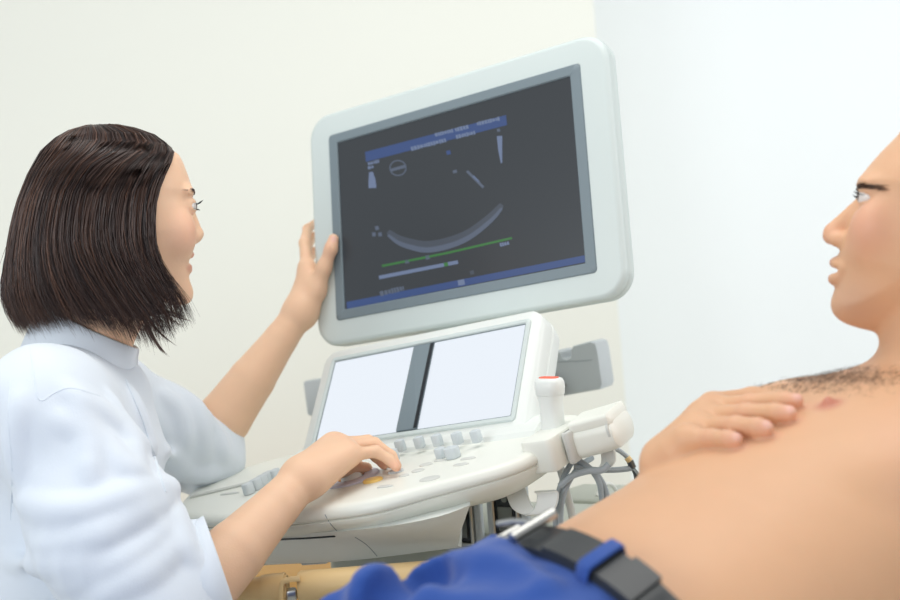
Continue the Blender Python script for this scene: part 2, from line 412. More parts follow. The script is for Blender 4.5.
dline([(382,266),(447,253),(512,238)], 2.2, SG); dline([(405,262),(409,261.2)], 3.4, SD); dline([(425.5,257.8),(429.5,257)], 4, SD); dwords((500,245),(509,243), 4, ST, n=3)
dline([(379,277.5),(458,262)], 3.6, ST, -.0005); dline([(444,264.8),(448,264)], 3.6, SG, -.0003)
dwords((380,294),(404,288), 5.5, SD, n=6); dline([(470,273),(474,272)], 4, SD2)
dq([(346.6,302),(586,255),(586.6,261.8),(347,309)], SB); dline([(458,283),(464.5,281.8)], 5.5, ST)
D.build('screen', ['scr','s_blue','s_text','s_dim','s_dim2','s_green'], monitor, smooth=False, auto=None)
# arm behind the monitor down to the touch panel
m = MB(); a0 = MOT-.06*mz-.05*my; a1 = TPT+.14*Y+.02*Z+.03*X
m.add(*tube(catmull([a0, a0-.06*mz, (a0+a1)/2-.09*mz, a1-.02*mz, a1-.14*Z], 5), .032, 14)); m.build('support_arm', 'grey_box', mach)

# touch panel
tx, ty, tz = TPR[:,0], TPR[:,2], -TPR[:,1]
def tp2(px, py): v = hit_plane(px, py, TPT, tz)-TPT; return v@tx, v@ty
m = MB()
m.add(*plate(TPT, tx, ty, tz, [(TPW-.04,TPH-.03,.02,-.075,-.0,-.01), (TPW-.012,TPH+.002,.022,-.055,.0,-.006), (TPW+.002,TPH+.008,.024,-.030,.001,-.008), (TPW+.003,TPH+.008,.024,-.0275,.001,-.008), (TPW+.001,TPH+.006,.024,-.0265,.001,-.008), (TPW+.002,TPH+.008,.024,-.025,.001,-.008), (TPW+.002,TPH+.008,.024,-.008,.001,-.007), (TPW,TPH+.006,.022,-.0015,0,-.006), (TPW-.008,TPH,.02,0.001,0,-.006)], 7))
panel = m.build('touch_panel', 'shell', mach, auto=60)
q = A([tp2(336,361), tp2(527,327), tp2(511,415), tp2(317,446)])
x0, x1 = (q[0,0]+q[3,0])/2, (q[1,0]+q[2,0])/2; y1, y0 = (q[0,1]+q[1,1])/2, (q[2,1]+q[3,1])/2
d0 = (tp2(414,348)[0]+tp2(398,432)[0])/2; d1 = (tp2(436,344)[0]+tp2(418,430)[0])/2
cx, cy = (x0+x1)/2, (y0+y1)/2
m = MB(); m.add(*ring_frame(TPT+cx*tx+cy*ty, tx, ty, tz, (x1-x0+.016,y1-y0+.016,.006), (x1-x0+.002,y1-y0+.002,.002), -.002, .0045)); m.build('rim', 'monitor_shell', panel)
m = MB(); m.add(*ring_frame(TPT+cx*tx+cy*ty, tx, ty, tz, (x1-x0+.003,y1-y0+.003,.002), (x1-x0-.002,y1-y0-.002,.001), -.002, .0026)); m.build('gasket', 'bezel', panel)
for a, b in ((x0, d0), (d1, x1)):
    m = MB(); m.add(*plate(TPT+(a+b)/2*tx+cy*ty, tx, ty, tz, [(b-a,y1-y0,.001,-.002), (b-a,y1-y0,.001,.0018)], 1)); put(m.build('screen', 'scr_lav', panel, False), 'blank bright touch screen')
m = MB(); m.add(*rbox(TPT+(d0+d1)/2*tx+cy*ty+.0015*tz, tx, ty, tz, d1-d0-.002, y1-y0-.001, .006, .001, .001)); m.build('divider', 'bezel', panel)
m = MB(); m.add(*rbox(TPT+(d1-.003)*tx+cy*ty+.0045*tz, tx, ty, tz, .006, y1-y0-.003, .0016, .0005, .0005)); m.build('divider_groove', 'black', panel)

# console: outline on its top plane, rounded rim, bowl-shaped underside
out = catmull([(-.175,-.03),(-.165,-.075),(-.115,-.145),(-.05,-.18),(.05,-.205),(.13,-.211),(.205,-.211),(.295,-.203),(.36,-.168),(.42,-.136),(.452,-.108),(.468,-.066),(.472,0.0),(.464,.055),(.40,.085),(.2,.1),(0,.09),(-.13,.05)], 5, True)
cc = A([.17,-.06])
def con_ring(inset, z, tw=1.0):
    R = []
    for a, b in out:
        v = A([a, b])-cc; v = v*A([1-inset/.33, 1-inset/.155]); k = np.interp(a, [-.1,.1,.3,.40,.47], [.95,1.1,1.12,1.02,1.05])
        R.append(con(cc[0]+v[0], cc[1]+v[1], z*(k if z < 0 else 1)))
    return R
m = MB(); m.add(*loft([con_ring(i, z) for i, z in ((.085,-.052),(.05,-.047),(.026,-.038),(.010,-.026),(.003,-.0185),(.003,-.0172),(.0052,-.0165),(.0052,-.0155),(.002,-.0148),(0,-.012),(.0005,-.008),(.003,-.0035),(.008,-.0005),(.014,0))]))
console = m.build('console', 'shell_warm', mach, auto=50)
# raised back strip carrying the row of knobs
m = MB(); st = [con(a, b, z) for a, b, z in ()]
prof = [(-.012,-.001),(-.008,.006),(.0,.010),(.03,.014),(.045,.012),(.05,-.001)]
m.add(*loft([[con(a, b+dy, z) for b, z in prof] for a, dy in ((-.02,0),(-.018,0),(.2,.0),(.42,.0),(.425,0))])); m.build('back_strip', 'shell', console, auto=30)
def key(px, py, w, d, h, name, ma, r=None, z=0, up=CN, x=CEX, lift=0):
    P = con_px(px, py, z); yv = np.cross(up, x)
    m = MB(); m.add(*rbox(P+up*(h/2+lift), x, yv, up, w, d, h, r if r is not None else min(w, d)*.25, min(h*.35, .002))); return m.build(name, ma, console)
def dome(px, py, w, d, h, ma, name='button'):
    P = con_px(px, py)
    rings = [[P+CEX*(w/2*k*math.cos(t))+CEY*(d/2*k*math.sin(t))+CN*z for t in np.linspace(0, 2*PI, 24, endpoint=False)] for k, z in ((1,-.001),(1,h*.5),(.93,h*.8),(.8,h),(.5,h*1.1))]
    m = MB(); m.add(*loft(rings)); return m.build(name, ma, console)
for px, py in ((402,451),(421,448),(439,446),(459,444),(478,442),(395,461)):
    key(px, py, .0135, .012, .016, 'knob', 'grey_key', .004, .006)
key(442,458, .014, .013, .014, 'knob', 'grey_key', .005); key(454,458, .019, .016, .015, 'knob', 'grey_key', .006)
for px, py in ((250,494),(258,489.5),(264,486),(270,482.5),(277,480)): key(px, py, .013, .016, .016, 'knob', 'grey_key', .005)
dome(373,481,.030,.020,.0035,'amber'); dome(345,480,.032,.022,.0035,'orange'); dome(396,472,.024,.015,.003,'grey_key'); dome(385,487,.026,.007,.002,'pale_key')
for px, py, w, d in ((426,465,.020,.012),(418,471,.019,.012),(404,476,.016,.008),(430,479,.03,.018),(461,465,.024,.008),(468,459,.024,.008),(386,462,.02,.012),(310,492,.02,.01),(230,494,.04,.006),(440,461,.02,.006)): dome(px, py, w, d, .0018, 'pale_key')
P = con_px(352, 479); rings = [[P+CEX*(.04*k*math.cos(t))+CEY*(.034*k*math.sin(t))+CN*z for t in np.linspace(0, 2*PI, 36, endpoint=False)] for k, z in ((1,-.001),(1,.002),(.96,.003),(.5,.003),(.46,.0))]
m = MB(); m.add(*loft(rings)); tr = m.build('trackball_ring', 'lilac', console)
rings = [[P+CEX*(.016*math.sin(f)*math.cos(t))+CEY*(.016*math.sin(f)*math.sin(t))+CN*(-.004+.016*math.cos(f)) for t in np.linspace(0, 2*PI, 24, endpoint=False)] for f in np.linspace(.05, PI/2, 8)]
m = MB(); m.add(*loft(rings)); m.build('trackball', 'shell', tr)
# inlaid ridge near the left end
m = MB(); m.add(*tube([con_px(190,497,.002), con_px(245,484,.002), con_px(285,470,.002)], .0025, 6)); m.build('ridge', 'pale_key', console)
# lower housing under the console and the seam lines on it
lo_z, up_z = -.098, -.036
def low(px, py, z): return con_px(px, py, z)
bot = [low(215,569,lo_z), low(267,564,lo_z), low(330,561,lo_z), low(377,556.5,lo_z), low(420,551,lo_z), low(458,546,lo_z)]
top = [low(215,536,up_z), low(267,535,up_z), low(330,532,up_z), low(390,526,up_z), low(440,516,up_z), low(470,505,up_z)]
mid = [a*.55+b*.45+(-CEY)*.004 for a, b in zip(bot, top)]
def close(R): R = list(catmull(R, 4)); return R+[R[-1]+A([.004,.17,.01]), R[0]+CEY*.2]
m = MB(); m.add(*loft([[p+CEY*.006+CN*(-.004) for p in close(bot)], close(bot), close(mid), close(top)])); house = m.build('lower_housing', 'shell', mach, auto=35)
m = MB(); m.add(*loft([[low(px, py, -.041)+CEY*o for px, py in ((255,540),(300,537.5),(342,535.5))] for o in (-.003, .03)], True, True, False)); 
sl_ = [low(px, py, -.045) for px, py in ((240,538),(290,537),(320,536),(345,534))]
def surf_line(mesh_obj, pts, rad, name, ma, parent, off=.0):
    # lay a thin line on a mesh by casting pixels' rays on it
    bvh = bvh_of(mesh_obj); P = []
    for px, py in catmull(pts, 4):
        r_ = ray(px, py); hh = bvh.ray_cast(Vector(CAM-org(mesh_obj)), Vector(unit(r_)))
        if hh[0] is not None: P.append(A(hh[0])+org(mesh_obj)+off*A(hh[1]))
    if len(P) > 1:
        m = MB(); m.add(*tube(P, rad, 6)); return m.build(name, ma, parent)
from mathutils.bvhtree import BVHTree
_b = {}
def bvh_of(o):
    if o.name not in _b:
        bm = bmesh.new(); bm.from_mesh(o.data); _b[o.name] = BVHTree.FromBMesh(bm); bm.free()
    return _b[o.name]
surf_line(console, [(325,514.5),(330,523),(337,531)], .0006, 'seam', 'bezel', console)
surf_line(house, [(262,540.5),(285,539),(310,537.8),(335,536)], .0016, 'gap_shade_line', 'black', house)  # black line laid in as the shade of the gap
surf_line(house, [(355,537),(367,545),(377,556)], .0006, 'seam', 'bezel', house)
# bracket plates under the housing
m = MB(); bx = low(300,569,lo_z-.012)
for px, w, d in ((295,.05,.018),(335,.06,.012),(380,.05,.012)): m.add(*rbox(low(px, 570-(px-295)*.09, lo_z-.012)+CEY*.06, CEX, CEY, CN, w, .05, d, .004, .003))
m.add(*tube([low(255,572,lo_z-.01)+CEY*.05, low(400,560,lo_z-.01)+CEY*.05], .004, 8)); m.build('mounting_bracket', 'grey_box', mach)

# cart body, base and casters
ca, cb = unit(CEX*A([1,1,0])), unit(np.cross(Z, unit(CEX*A([1,1,0]))))
def cart(a, b, z): q = con(a, b); return A([*(A([q[0], q[1], 0])+0*ca)[:2], z])
CC = A([*con(.24,.02)[:2], 0])+cb*.165
m = MB(); m.add(*rbox(CC+Z*.47-ca*.02-cb*.04, ca, cb, Z, .44, .22, .74, .03, .02)); cart_o = m.build('cart_body', 'olive', mach)
m = MB(); m.add(*rbox(CC+Z*.11, ca, cb, Z, .50, .56, .07, .05, .02)); base = m.build('wheel_base', 'shell', mach)
for sa in (-1, 1):
    for sb in (-1, 1):
        w0 = CC+sa*.21*ca+sb*.23*cb+Z*.042
        rings = [[w0+x*ca+r_*math.cos(t)*cb+r_*math.sin(t)*Z for t in np.linspace(0, 2*PI, 24, endpoint=False)] for x, r_ in ((-.014,.034),(-.011,.042),(.011,.042),(.014,.034))]
        m = MB(); m.add(*loft(rings)); m.add(*tube([w0, w0+Z*.045], .012, 8)); m.build('caster', 'black', mach)
front = CC-cb*.15
def fr(px, py, o=0): return hit_plane(px, py, front-cb*o, -cb)
def port(pts, depth=.006):
    c = sum(fr(*p) for p in pts)/4; w = np.linalg.norm(fr(*pts[1])-fr(*pts[0])); h = np.linalg.norm(fr(*pts[3])-fr(*pts[0]))
    m = MB(); m.add(*ring_frame(c, ca, Z, -cb, (w+.026,h+.028,.012), (w+.006,h+.006,.003), -.004, .004)); m.build('port_surround', 'grey_box', cart_o)
    m = MB(); m.add(*ring_frame(c, ca, Z, -cb, (w+.006,h+.006,.003), (w-.004,h-.004,.002), -.004, .009)); m.build('port_frame', 'metal', cart_o)
    m = MB(); m.add(*rbox(c-(-cb)*-.002, ca, Z, -cb, w-.004, h-.004, .008, .002, .002)); p = m.build('probe_port', 'black', cart_o)
    m = MB(); m.add(*rbox(c+(-cb)*.0065-Z*h*.1, ca, Z, -cb, w*.62, h*.52, .003, .002, .001)); m.add(*tube([c+Z*h*.33+(-cb)*.002, c+Z*h*.33+(-cb)*.0075], .005, 12)); m.build('port_latch', 'gunmetal', p)
port([(495,492),(518,488),(522,535),(498,539)]); port([(450,503),(472,498),(476,541),(453,545)])
# grey rear housing behind the touch panel, with a notch in its top, and a bar across to the left
rb = at(581, 371, 2.02); rx, ry = unit(CEX*A([1,1,.0])), None
rx = unit(A([.93,-.37,.06])); rz = unit(Z-rx*(rx@Z)); ry = np.cross(rz, rx)
def rr(x, z, y): return rb+x*rx+z*rz+y*ry
pr = [(-.062,.030),(-.050,.036),(-.036,.038),(-.031,.034),(-.029,.024),(-.022,.021),(-.014,.024),(-.012,.036),(-.008,.042),(.022,.046),(.030,.042),(.032,.030),(.032,-.026),(.028,-.033),(-.035,-.037),(-.058,-.037),(-.062,-.03)]
m = MB(); m.add(*loft([[rr(x*.97, z*.96, -.0) for x, z in pr], [rr(x, z, .005) for x, z in pr], [rr(x, z, .075) for x, z in pr], [rr(x*.9, z*.9, .085) for x, z in pr]])); rear = m.build('rear_housing', 'grey_box', mach, auto=30)
m = MB(); m.add(*tube([rr(-.07,0,.03), at(440,390,2.12), at(325,398,2.2)], .016, 10)); m.add(*rbox(at(322,396,2.2), rx, ry, rz, .045, .05, .062, .008, .005)); m.build('rear_bar', 'grey_box', mach)
m = MB(); m.add(*tube([rr(-.062,-.012,-.012), rr(-.05,-.014,-.014), rr(-.036,-.03,-.012)], .016, 12)); m.build('cable_boot', 'gunmetal', rear)
surf_line(rear, [(556,362),(580,361),(592,360)], .0005, 'seam', 'bezel', rear)
# probe holder on the right end of the console
hx, hy, hz = CEX, CEY, CN
def hold(px, py, d): return at(px, py, d)
HB = at(553, 447, 1.515)
m = MB(); m.add(*rbox(HB, hx, hy, hz, .046, .075, .042, .010, .005)); holder = m.build('probe_holder', 'shell_warm', mach)
m = MB(); m.add(*rbox(at(579, 441, 1.51), hx, hy, hz, .012, .06, .040, .007, .004)); m.build('holder_collar', 'pale_key', holder)
ax0 = at(578, 440, 1.52); ax1 = at(620, 429, 1.49); T = unit(ax1-ax0); U_ = unit(hz-T*(hz@T)); W_ = np.cross(T, U_); Lh = np.linalg.norm(ax1-ax0)
def hr(t, w, h, r, dz=0): return [ax0+T*(t*Lh)+U_*dz+x*W_+y*U_ for x, y in rrect(w, h, r, 5)]
m = MB(); m.add(*loft([hr(0,.055,.036,.012), hr(.1,.058,.038,.012), hr(.6,.060,.038,.013,.0), hr(.95,.063,.038,.014,.001), hr(1.06,.064,.036,.016,.001), hr(1.11,.054,.028,.013,.001)], )); cup = m.build('holder_cup', 'shell_warm', holder)
m = MB(); m.add(*loft([hr(.1,.046,.010,.004,.019), hr(.14,.052,.015,.005,.020), hr(1.04,.057,.016,.005,.020), hr(1.09,.05,.011,.005,.019)])); m.build('holder_lip', 'shell_warm', holder)
m = MB(); m.add(*loft([hr(.96,.0640,.024,.010,.006), hr(1.02,.0648,.024,.010,.006)], )); m.build('holder_slot', 'pale_key', holder)
# hooks for the cables
def strip(P, w, t, wv):
    P = catmull(P, 6); T = np.gradient(P, axis=0); T /= np.linalg.norm(T, axis=1)[:,None]; wv = unit(wv); rings = []
    for p, tt in zip(P, T):
        n_ = unit(np.cross(tt, wv)); rings.append([p+wv*a*w/2+n_*b*t/2 for a, b in ((-1,-.4),(-.9,-1),(.9,-1),(1,-.4),(1,.4),(.9,1),(-.9,1),(-1,.4))])
    return loft(rings)
m = MB(); m.add(*strip(atl((512,478,1.56),(516,492,1.545),(523,508,1.53),(535,514,1.52),(545,508,1.515),(548,495,1.515),(545,491,1.515)), .028, .004, A([.9,-.4,.05]))); m.build('cable_hook', 'shell', mach)
m = MB(); m.add(*strip(atl((575,462,1.56),(588,468,1.55),(600,470,1.53),(608,463,1.52),(608,452,1.515),(604,447,1.515)), .020, .004, A([.8,-.55,.1]))); m.build('cable_hook', 'shell', mach)
# pale side cover low behind the cables
m = MB(); m.add(*rbox(at(606,530,1.95), ca, cb, Z, .16, .14, .12, .012, .008)); m.build('side_cover', 'olive', mach)
m = MB(); m.add(*tube(catmull(atl((597,496,1.85),(601,486,1.86),(610,484,1.87),(616,490,1.88)), 5), .003, 8)); m.build('pull_handle', 'white_cable', mach)

# ------------------------------------------------------------------ the probe standing in the holder, and the cables
pb = empty('ultrasound_probe', at(553, 440, 1.525), 'white handheld probe with an orange-red stripe standing in the console holder', 'ultrasound probe')
p0, p1 = at(554, 438, 1.53), at(549, 379, 1.525); T = unit(p1-p0); Lp = np.linalg.norm(p1-p0); W_ = unit(A([.75,-.6,.1])-T*(A([.75,-.6,.1])@T)); U_ = np.cross(T, W_)
def pr_(t, w, d, r): return [p0+T*(t*Lp)+x*W_+y*U_ for x, y in rrect(w, d, r, 6)]
m = MB(); m.add(*loft([pr_(-.28,.014,.014,.006), pr_(-.1,.026,.022,.009), pr_(.1,.029,.024,.010), pr_(.4,.0285,.024,.010), pr_(.62,.029,.025,.011), pr_(.72,.033,.027,.012), pr_(.735,.0338,.0275,.012)])); handle = m.build('handle', 'shell', pb, auto=60)
m = MB(); m.add(*loft([pr_(.735,.0335,.0272,.012), pr_(.745,.035,.028,.012), pr_(.86,.0365,.029,.012), pr_(.95,.0365,.028,.012), pr_(1.0,.033,.025,.011), pr_(1.02,.027,.02,.009)])); m.build('probe_head', 'shell', pb, auto=60)
m = MB(); m.add(*loft([pr_(1.012,.026,.012,.004), pr_(1.035,.025,.011,.004)])); m.build('stripe', 'red', pb)
m = MB(); m.add(*tube(catmull(atl((556,455,1.53),(561,470,1.545),(566,490,1.55),(573,520,1.56),(578,560,1.58),(580,620,1.6)), 6), .0052, 10)); put(m.build('cable', 'white_cable', pb), 'white probe cable')
def cable(pts, r_, label, ma='cable', name='cable'):
    m = MB(); m.add(*tube(catmull(atl(*pts), 8), r_, 10)); o = m.build(name, ma); return put(o, label, 'cable', 'grey cables looped under the holder')
cable([(583,452,1.56),(572,462,1.54),(562,482,1.53),(556,505,1.535),(556,530,1.55),(562,600,1.6)], .0036, 'grey cable hanging farthest left in the bundle beside the black port')
cable([(592,458,1.55),(578,468,1.53),(566,488,1.525),(561,510,1.53),(562,540,1.55),(568,600,1.6)], .0036, 'grey cable hanging just left of the straight white probe cable')
cable([(570,458,1.54),(585,464,1.525),(598,480,1.53),(602,500,1.55),(604,530,1.58),(604,600,1.62)], .0036, 'grey cable dropping right of the white probe cable, inner of two')
cable([(574,466,1.53),(592,470,1.53),(604,486,1.54),(609,508,1.56),(611,540,1.6),(612,600,1.65)], .0036, 'grey cable dropping right of the white probe cable, outer of two')
cable([(560,486,1.52),(572,476,1.515),(588,471,1.51),(602,470,1.508),(609,464,1.508)], .0042, 'thick grey cable bending across into the white tongue hook')
ecg = empty('electrode_lead', at(600, 470, 1.54), 'grey lead ending in two small clips at the right of the cables', 'cable')
m = MB(); m.add(*tube(catmull(atl((600,470,1.545),(614,470,1.545),(626,469,1.545),(632,468,1.545)), 6), .0036, 8)); m.add(*tube(catmull(atl((592,444,1.56),(604,446,1.55),(616,449,1.545),(626,456,1.545),(632,464,1.545)), 6), .003, 8)); m.build('wire', 'cable', ecg)
m = MB(); m.add(*tube(atl((627,457.5,1.544),(630,461,1.544)), .0042, 10)); put(m.build('ring', 'beige', ecg), 'yellowish ring')
m = MB(); m.add(*tube(atl((630,461,1.545),(633,468,1.545)), .0045, 8)); m.add(*tube(atl((632,467,1.545),(635,474,1.545),(636,479,1.545)), .0022, 8)); m.add(*tube(atl((632,467,1.545),(638,474,1.54),(641,481,1.54)), .0022, 8)); put(m.build('clip', 'gunmetal', ecg), 'dark metal clip')

# ------------------------------------------------------------------ couch and its rail
cq = math.radians(12); kx = A([math.cos(cq), math.sin(cq), 0]); ky = A([-math.sin(cq), math.cos(cq), 0]); K0 = A([.10, 1.02, 0])
couch = empty('examination_couch', K0, 'grey examination couch under the lying man with a beige far side rail', 'couch')
def kk(a, b, z): return K0+a*kx+b*ky+z*Z
INC = math.radians(16)
m = MB(); m.add(*rbox(kk(-.66,0,.66), kx, ky, Z, 1.30, .70, .09, .04, .03)); m.build('leg_cushion', 'couch', couch)
bx_ = kx*math.cos(INC)+Z*math.sin(INC); bz_ = Z*math.cos(INC)-kx*math.sin(INC)
m = MB(); m.add(*rbox(kk(0,0,.672)+bx_*.43, bx_, ky, bz_, .84, .70, .09, .04, .03)); m.build('back_cushion', 'couch', couch)
m = MB(); m.add(*rbox(kk(-.3,0,.57), kx, ky, Z, 1.9, .5, .06, .01, .006))
m.add(*tube([kk(.52,0,.58), kk(.56,0,.77)], .02, 10)); m.build('frame', 'metal', couch)
for a in (-1.1, .5):
    for b in (-.2, .2):
        m = MB(); m.add(*tube([kk(a,b,.56), kk(a,b,.02)], .022, 12)); m.add(*tube([kk(a,b,.03), kk(a,b,.0)], .032, 12)); m.build('leg', 'metal', couch)
RD = 1.50
rl = [at(175,597,RD), at(230,593,RD), at(288,588.5,RD)]; rr_ = [at(299,588,RD), at(400,580,RD), at(560,567,RD)]
m = MB(); m.add(*tube([*rl], .0165, 18)); m.add(*tube([at(262,590,RD), at(270,589.5,RD), at(286,588,RD)], [.0175,.0185,.0185], 18)); rail = m.build('side_rail', 'beige', couch, auto=50)
e = unit(rr_[1]-rr_[0])
m = MB(); m.add(*tube([rr_[0], rr_[0]+e*.003, *rr_[1:]], [.0185,.0205,.0205,.0205], 20)); m.build('side_rail', 'beige', couch, auto=50)
m = MB(); m.add(*strip(atl((300,578.5,RD-.018),(290,579.5,RD-.018),(283,582,RD-.018),(281,588,RD-.018),(281,604,RD-.016)), .012, .006, A([.1,-1,.15]))); m.build('rail_bracket', 'beige', couch)
m = MB(); m.add(*rbox(at(291,594,RD-.006), kx, ky, Z, .014, .02, .012, .003, .002)); put(m.build('rail_joint', 'metal', couch), 'small steel joint')
for px in (235, 420):
    p = at(px, 600-(px-60)*.075, RD); m = MB(); m.add(*tube([p-Z*.008, A([p[0], p[1]-.02, .60])], .010, 10)); m.add(*tube([A([p[0], p[1]-.02, .605]), A([p[0], K0[1]+(p[0]-K0[0])*.21+.2, .585])], .010, 10)); m.build('rail_post', 'metal', couch)

# ------------------------------------------------------------------ people: shared pieces
def skin_tint(V, base, spots):
    """albedo per vertex: spots are (centre, radius, colour, strength)"""
    T = np.tile(A(base[:3]), (len(V), 1))
    for c, r, col, st in spots:
        d = np.linalg.norm(V-c, axis=1); w = np.clip(1-d/r, 0, 1); w = (w*w*(3-2*w)*st)[:,None]
        T = T*(1-w)+A(col[:3])*w
    return T
def strands(name, paths, rad, ma, parent, n=3, cols=None):
    V = []; F = []
    for P in paths:
        P = A(P); m = len(P); b = len(V)
        T = np.gradient(P, axis=0); T /= np.linalg.norm(T, axis=1)[:,None]+1e-9
        u = np.cross(T, A([.3,.5,.81])); u /= np.linalg.norm(u, axis=1)[:,None]+1e-9; v = np.cross(T, u)
        r = rad*np.interp(np.arange(m)/(m-1), [0,.1,.7,1], [.6,1,.9,.15])[:,None]
        for k in range(n): V.append(P+r*(math.cos(2*PI*k/n)*u+math.sin(2*PI*k/n)*v))
    Vs = np.concatenate(V); fs = []; o = 0; i = 0
    for P in paths:
        m = len(P)
        for k in range(n):
            k2 = (k+1) % n; a = np.arange(m-1)
            fs.append(np.stack([o+k*m+a, o+k2*m+a, o+k2*m+a+1, o+k*m+a+1], 1))
        o += n*m
    tint = None if cols is None else np.concatenate([np.tile(A(c)[None], (n*len(P), 1)) for c, P in zip(cols, paths)])
    return obj(name, Vs, np.concatenate(fs), ma, parent, tint=tint)
def smoothstep(x): x = np.clip(x, 0, 1); return x*x*(3-2*x)
def eyes(hd, px, py, parent, ys, r=.0118):
    """two eyeballs at the given profile pixel (the eye's centre) and half distance"""
    out = []
    for sgn in (-1, 1):
        c = hd.p(px, py, sgn*ys); V = []; F = []; fm = []; ns, nr = 24, 18
        for i in range(nr+1):
            f = PI*i/nr
            for k in range(ns):
                t = 2*PI*k/ns; x = math.cos(f); rr = r*(1.03 if f < .5 else 1)
                V.append(c+rr*(x*hd.F+math.sin(f)*(math.cos(t)*hd.L+math.sin(t)*hd.U)))
        for i in range(nr):
            for k in range(ns):
                k2 = (k+1) % ns; F.append((i*ns+k, i*ns+k2, (i+1)*ns+k2, (i+1)*ns+k)); fm.append(2 if i < 1 else 1 if i < 3 else 0)
        out.append(obj('eye', V, F, ['eye_white','iris','black'], parent, fm))
    return out

# ------------------------------------------------------------------ the woman
PSI = math.radians(9)
WF = A([math.cos(PSI), math.sin(PSI), 0]); WL = A([-math.sin(PSI), math.cos(PSI), 0])
woman = empty('person', (-.56, 1.56, 0), 'person with a dark bob in a white coat, one hand gripping the monitor edge', 'person')
hd = Head(112, 218, 1.6, A([math.cos(math.radians(20)), math.sin(math.radians(20)), 0]), 1.0)
body = Sdf()
hd.profile(body, [(174,152),(181,160),(186,172),(190,184),(191.5,195),(189.5,205),(189,216),(189,228),(189,240),(190,250),(188.5,262),(188.5,271),(189.5,280),(192.5,288),(193.5,294),(191,301.5),(183,305.5),(172,304),(158,301),(142,300),(126,303),(108,296),(90,282),(60,272),(36,245),(30,205),(42,168),(70,142),(105,134),(140,136)],
           .066, [((0,310),.028),((0,300),.036),((0,290),.043),((0,272),.053),((0,245),.0625),((0,220),.066),((0,195),.065),((0,170),.062),((0,150),.055),((0,135),.035)])
# nose, lips, chin, cheeks
body.cone(hd.p(189.5,206), hd.p(197.5,232), .0045, .0062, .010)
body.ell(hd.p(198.2,235.2), hd.ax(), (.0066,.0074,.0066), .007)
for sg in (-1, 1):
    body.ell(hd.p(193.8,238.5,sg*.0088), hd.ax(), (.0085,.0052,.0058), .006)
    body.ell(hd.p(194.5,243.6,sg*.0052), hd.ax(), (.0042,.0024,.0022), .003, -1)
    body.ell(hd.p(178,234,sg*.036), hd.ax(), (.014,.022,.022), .03)                   # cheek
    body.ell(hd.p(184.5,194.5,sg*.026), hd.ax(), (.0065,.020,.006), .012)          # brow
    body.ell(hd.p(189.5,209,sg*.030), hd.ax(), (.011,.0135,.0085), .012, -1)          # socket
    body.ell(hd.p(184.2,208.6,sg*.031), hd.ax(), (.0128,.0135,.0122), .004)           # lids
    body.ell(hd.p(192.4,208.6,sg*.033), hd.ax(), (.0100,.0120,.0032), .003, -1)       # opening
def lip(pts, rads, k): body.chain([hd.p(px, py, y) for px, py, y in pts], rads, k)
lip([(182.5,258.5,-.025),(188.5,255.6,-.012),(190.6,254.6,0),(188.5,255.6,.012),(182.5,258.5,.025)], [.0022,.0038,.0040,.0038,.0022], .004)
lip([(182.5,259.5,-.024),(187.0,267.5,-.011),(188.2,269.4,0),(187.0,267.5,.011),(182.5,259.5,.024)], [.0022,.0042,.0046,.0042,.0022], .004)
body.ell(hd.p(189.5,261.8), hd.ax(), (.008,.020,.0036), .002, -1)
# neck, trunk
nb = at(84, 352, 1.60)
body.chain([hd.p(118,262), hd.p(104,300), nb, nb-Z*.09-WF*.02], [.048,.046,.048,.06], .03)
tr0 = nb-Z*.10-WF*.025
body.chain([tr0, tr0-Z*.16-WF*.01, tr0-Z*.32-WF*.035, tr0-Z*.47-WF*.05], [.085,.095,.10,.12], .05)
shR, shL = at(48, 412, 1.435), at(104, 402, 1.79)
elR, wrR = at(158, 634, 1.37), at(303, 478, 1.535)
elL, wrL = at(203, 448, 1.93), at(300, 312, 1.972)
body.chain([tr0, shR, elR], [.07,.048,.040], .03); body.chain([tr0, shL, elL], [.07,.048,.040], .03)
def forearm(S, a, b, r, k=.02):
    a, b = A(a), A(b); P = [a+(b-a)*t for t in (0,.22,.5,.8,1)]; S.chain(P, r, .003)
forearm(body, elR, wrR, [.039,.0415,.0365,.0275,.0245]); forearm(body, elL, wrL, [.039,.042,.036,.0265,.0235])
def pd(px, py): v = con_px(px, py); return (v-CAM)@CF
# right hand resting on the console, little finger nearest
def tipd(px, py, r): return pd(px, py+r*FPX/1.58)-r*.9
pal = [at(332,446,1.60), at(339,444,1.59), at(345,447,1.575), at(349,455,1.56)]
for P, r in zip(pal, (.0135,.0135,.013,.0125)): body.cone(wrR, P, .021, r, .014)
body.cone(at(316,478,1.53), pal[3], .018, .013, .014); body.cone(at(306,472,1.555), pal[0], .018, .014, .014)
fing = [([pal[0], at(362,443,1.625), at(376,456,1.63), at(384,465,1.625)], [.0095,.0085,.0075,.0065]),
        ([pal[1], at(368,441.5,1.612), at(385,453,1.612), at(391.5,464,1.605)], [.0095,.0085,.0076,.0066]),
        ([pal[2], at(374,443.5,1.595), at(391,456,1.592), at(397,466,1.585)], [.0092,.0082,.0074,.0064]),
        ([pal[3], at(376,451.5,1.572), at(390,460,1.572), at(396,467.5,1.566)], [.0088,.0078,.0068,.0058])]
for P, r in fing: body.chain(P, r, .004)
body.chain([at(318,474,1.56), at(336,468,1.61), at(354,468,1.635), at(367,468,1.64)], [.016,.0135,.0095,.0075], .008)
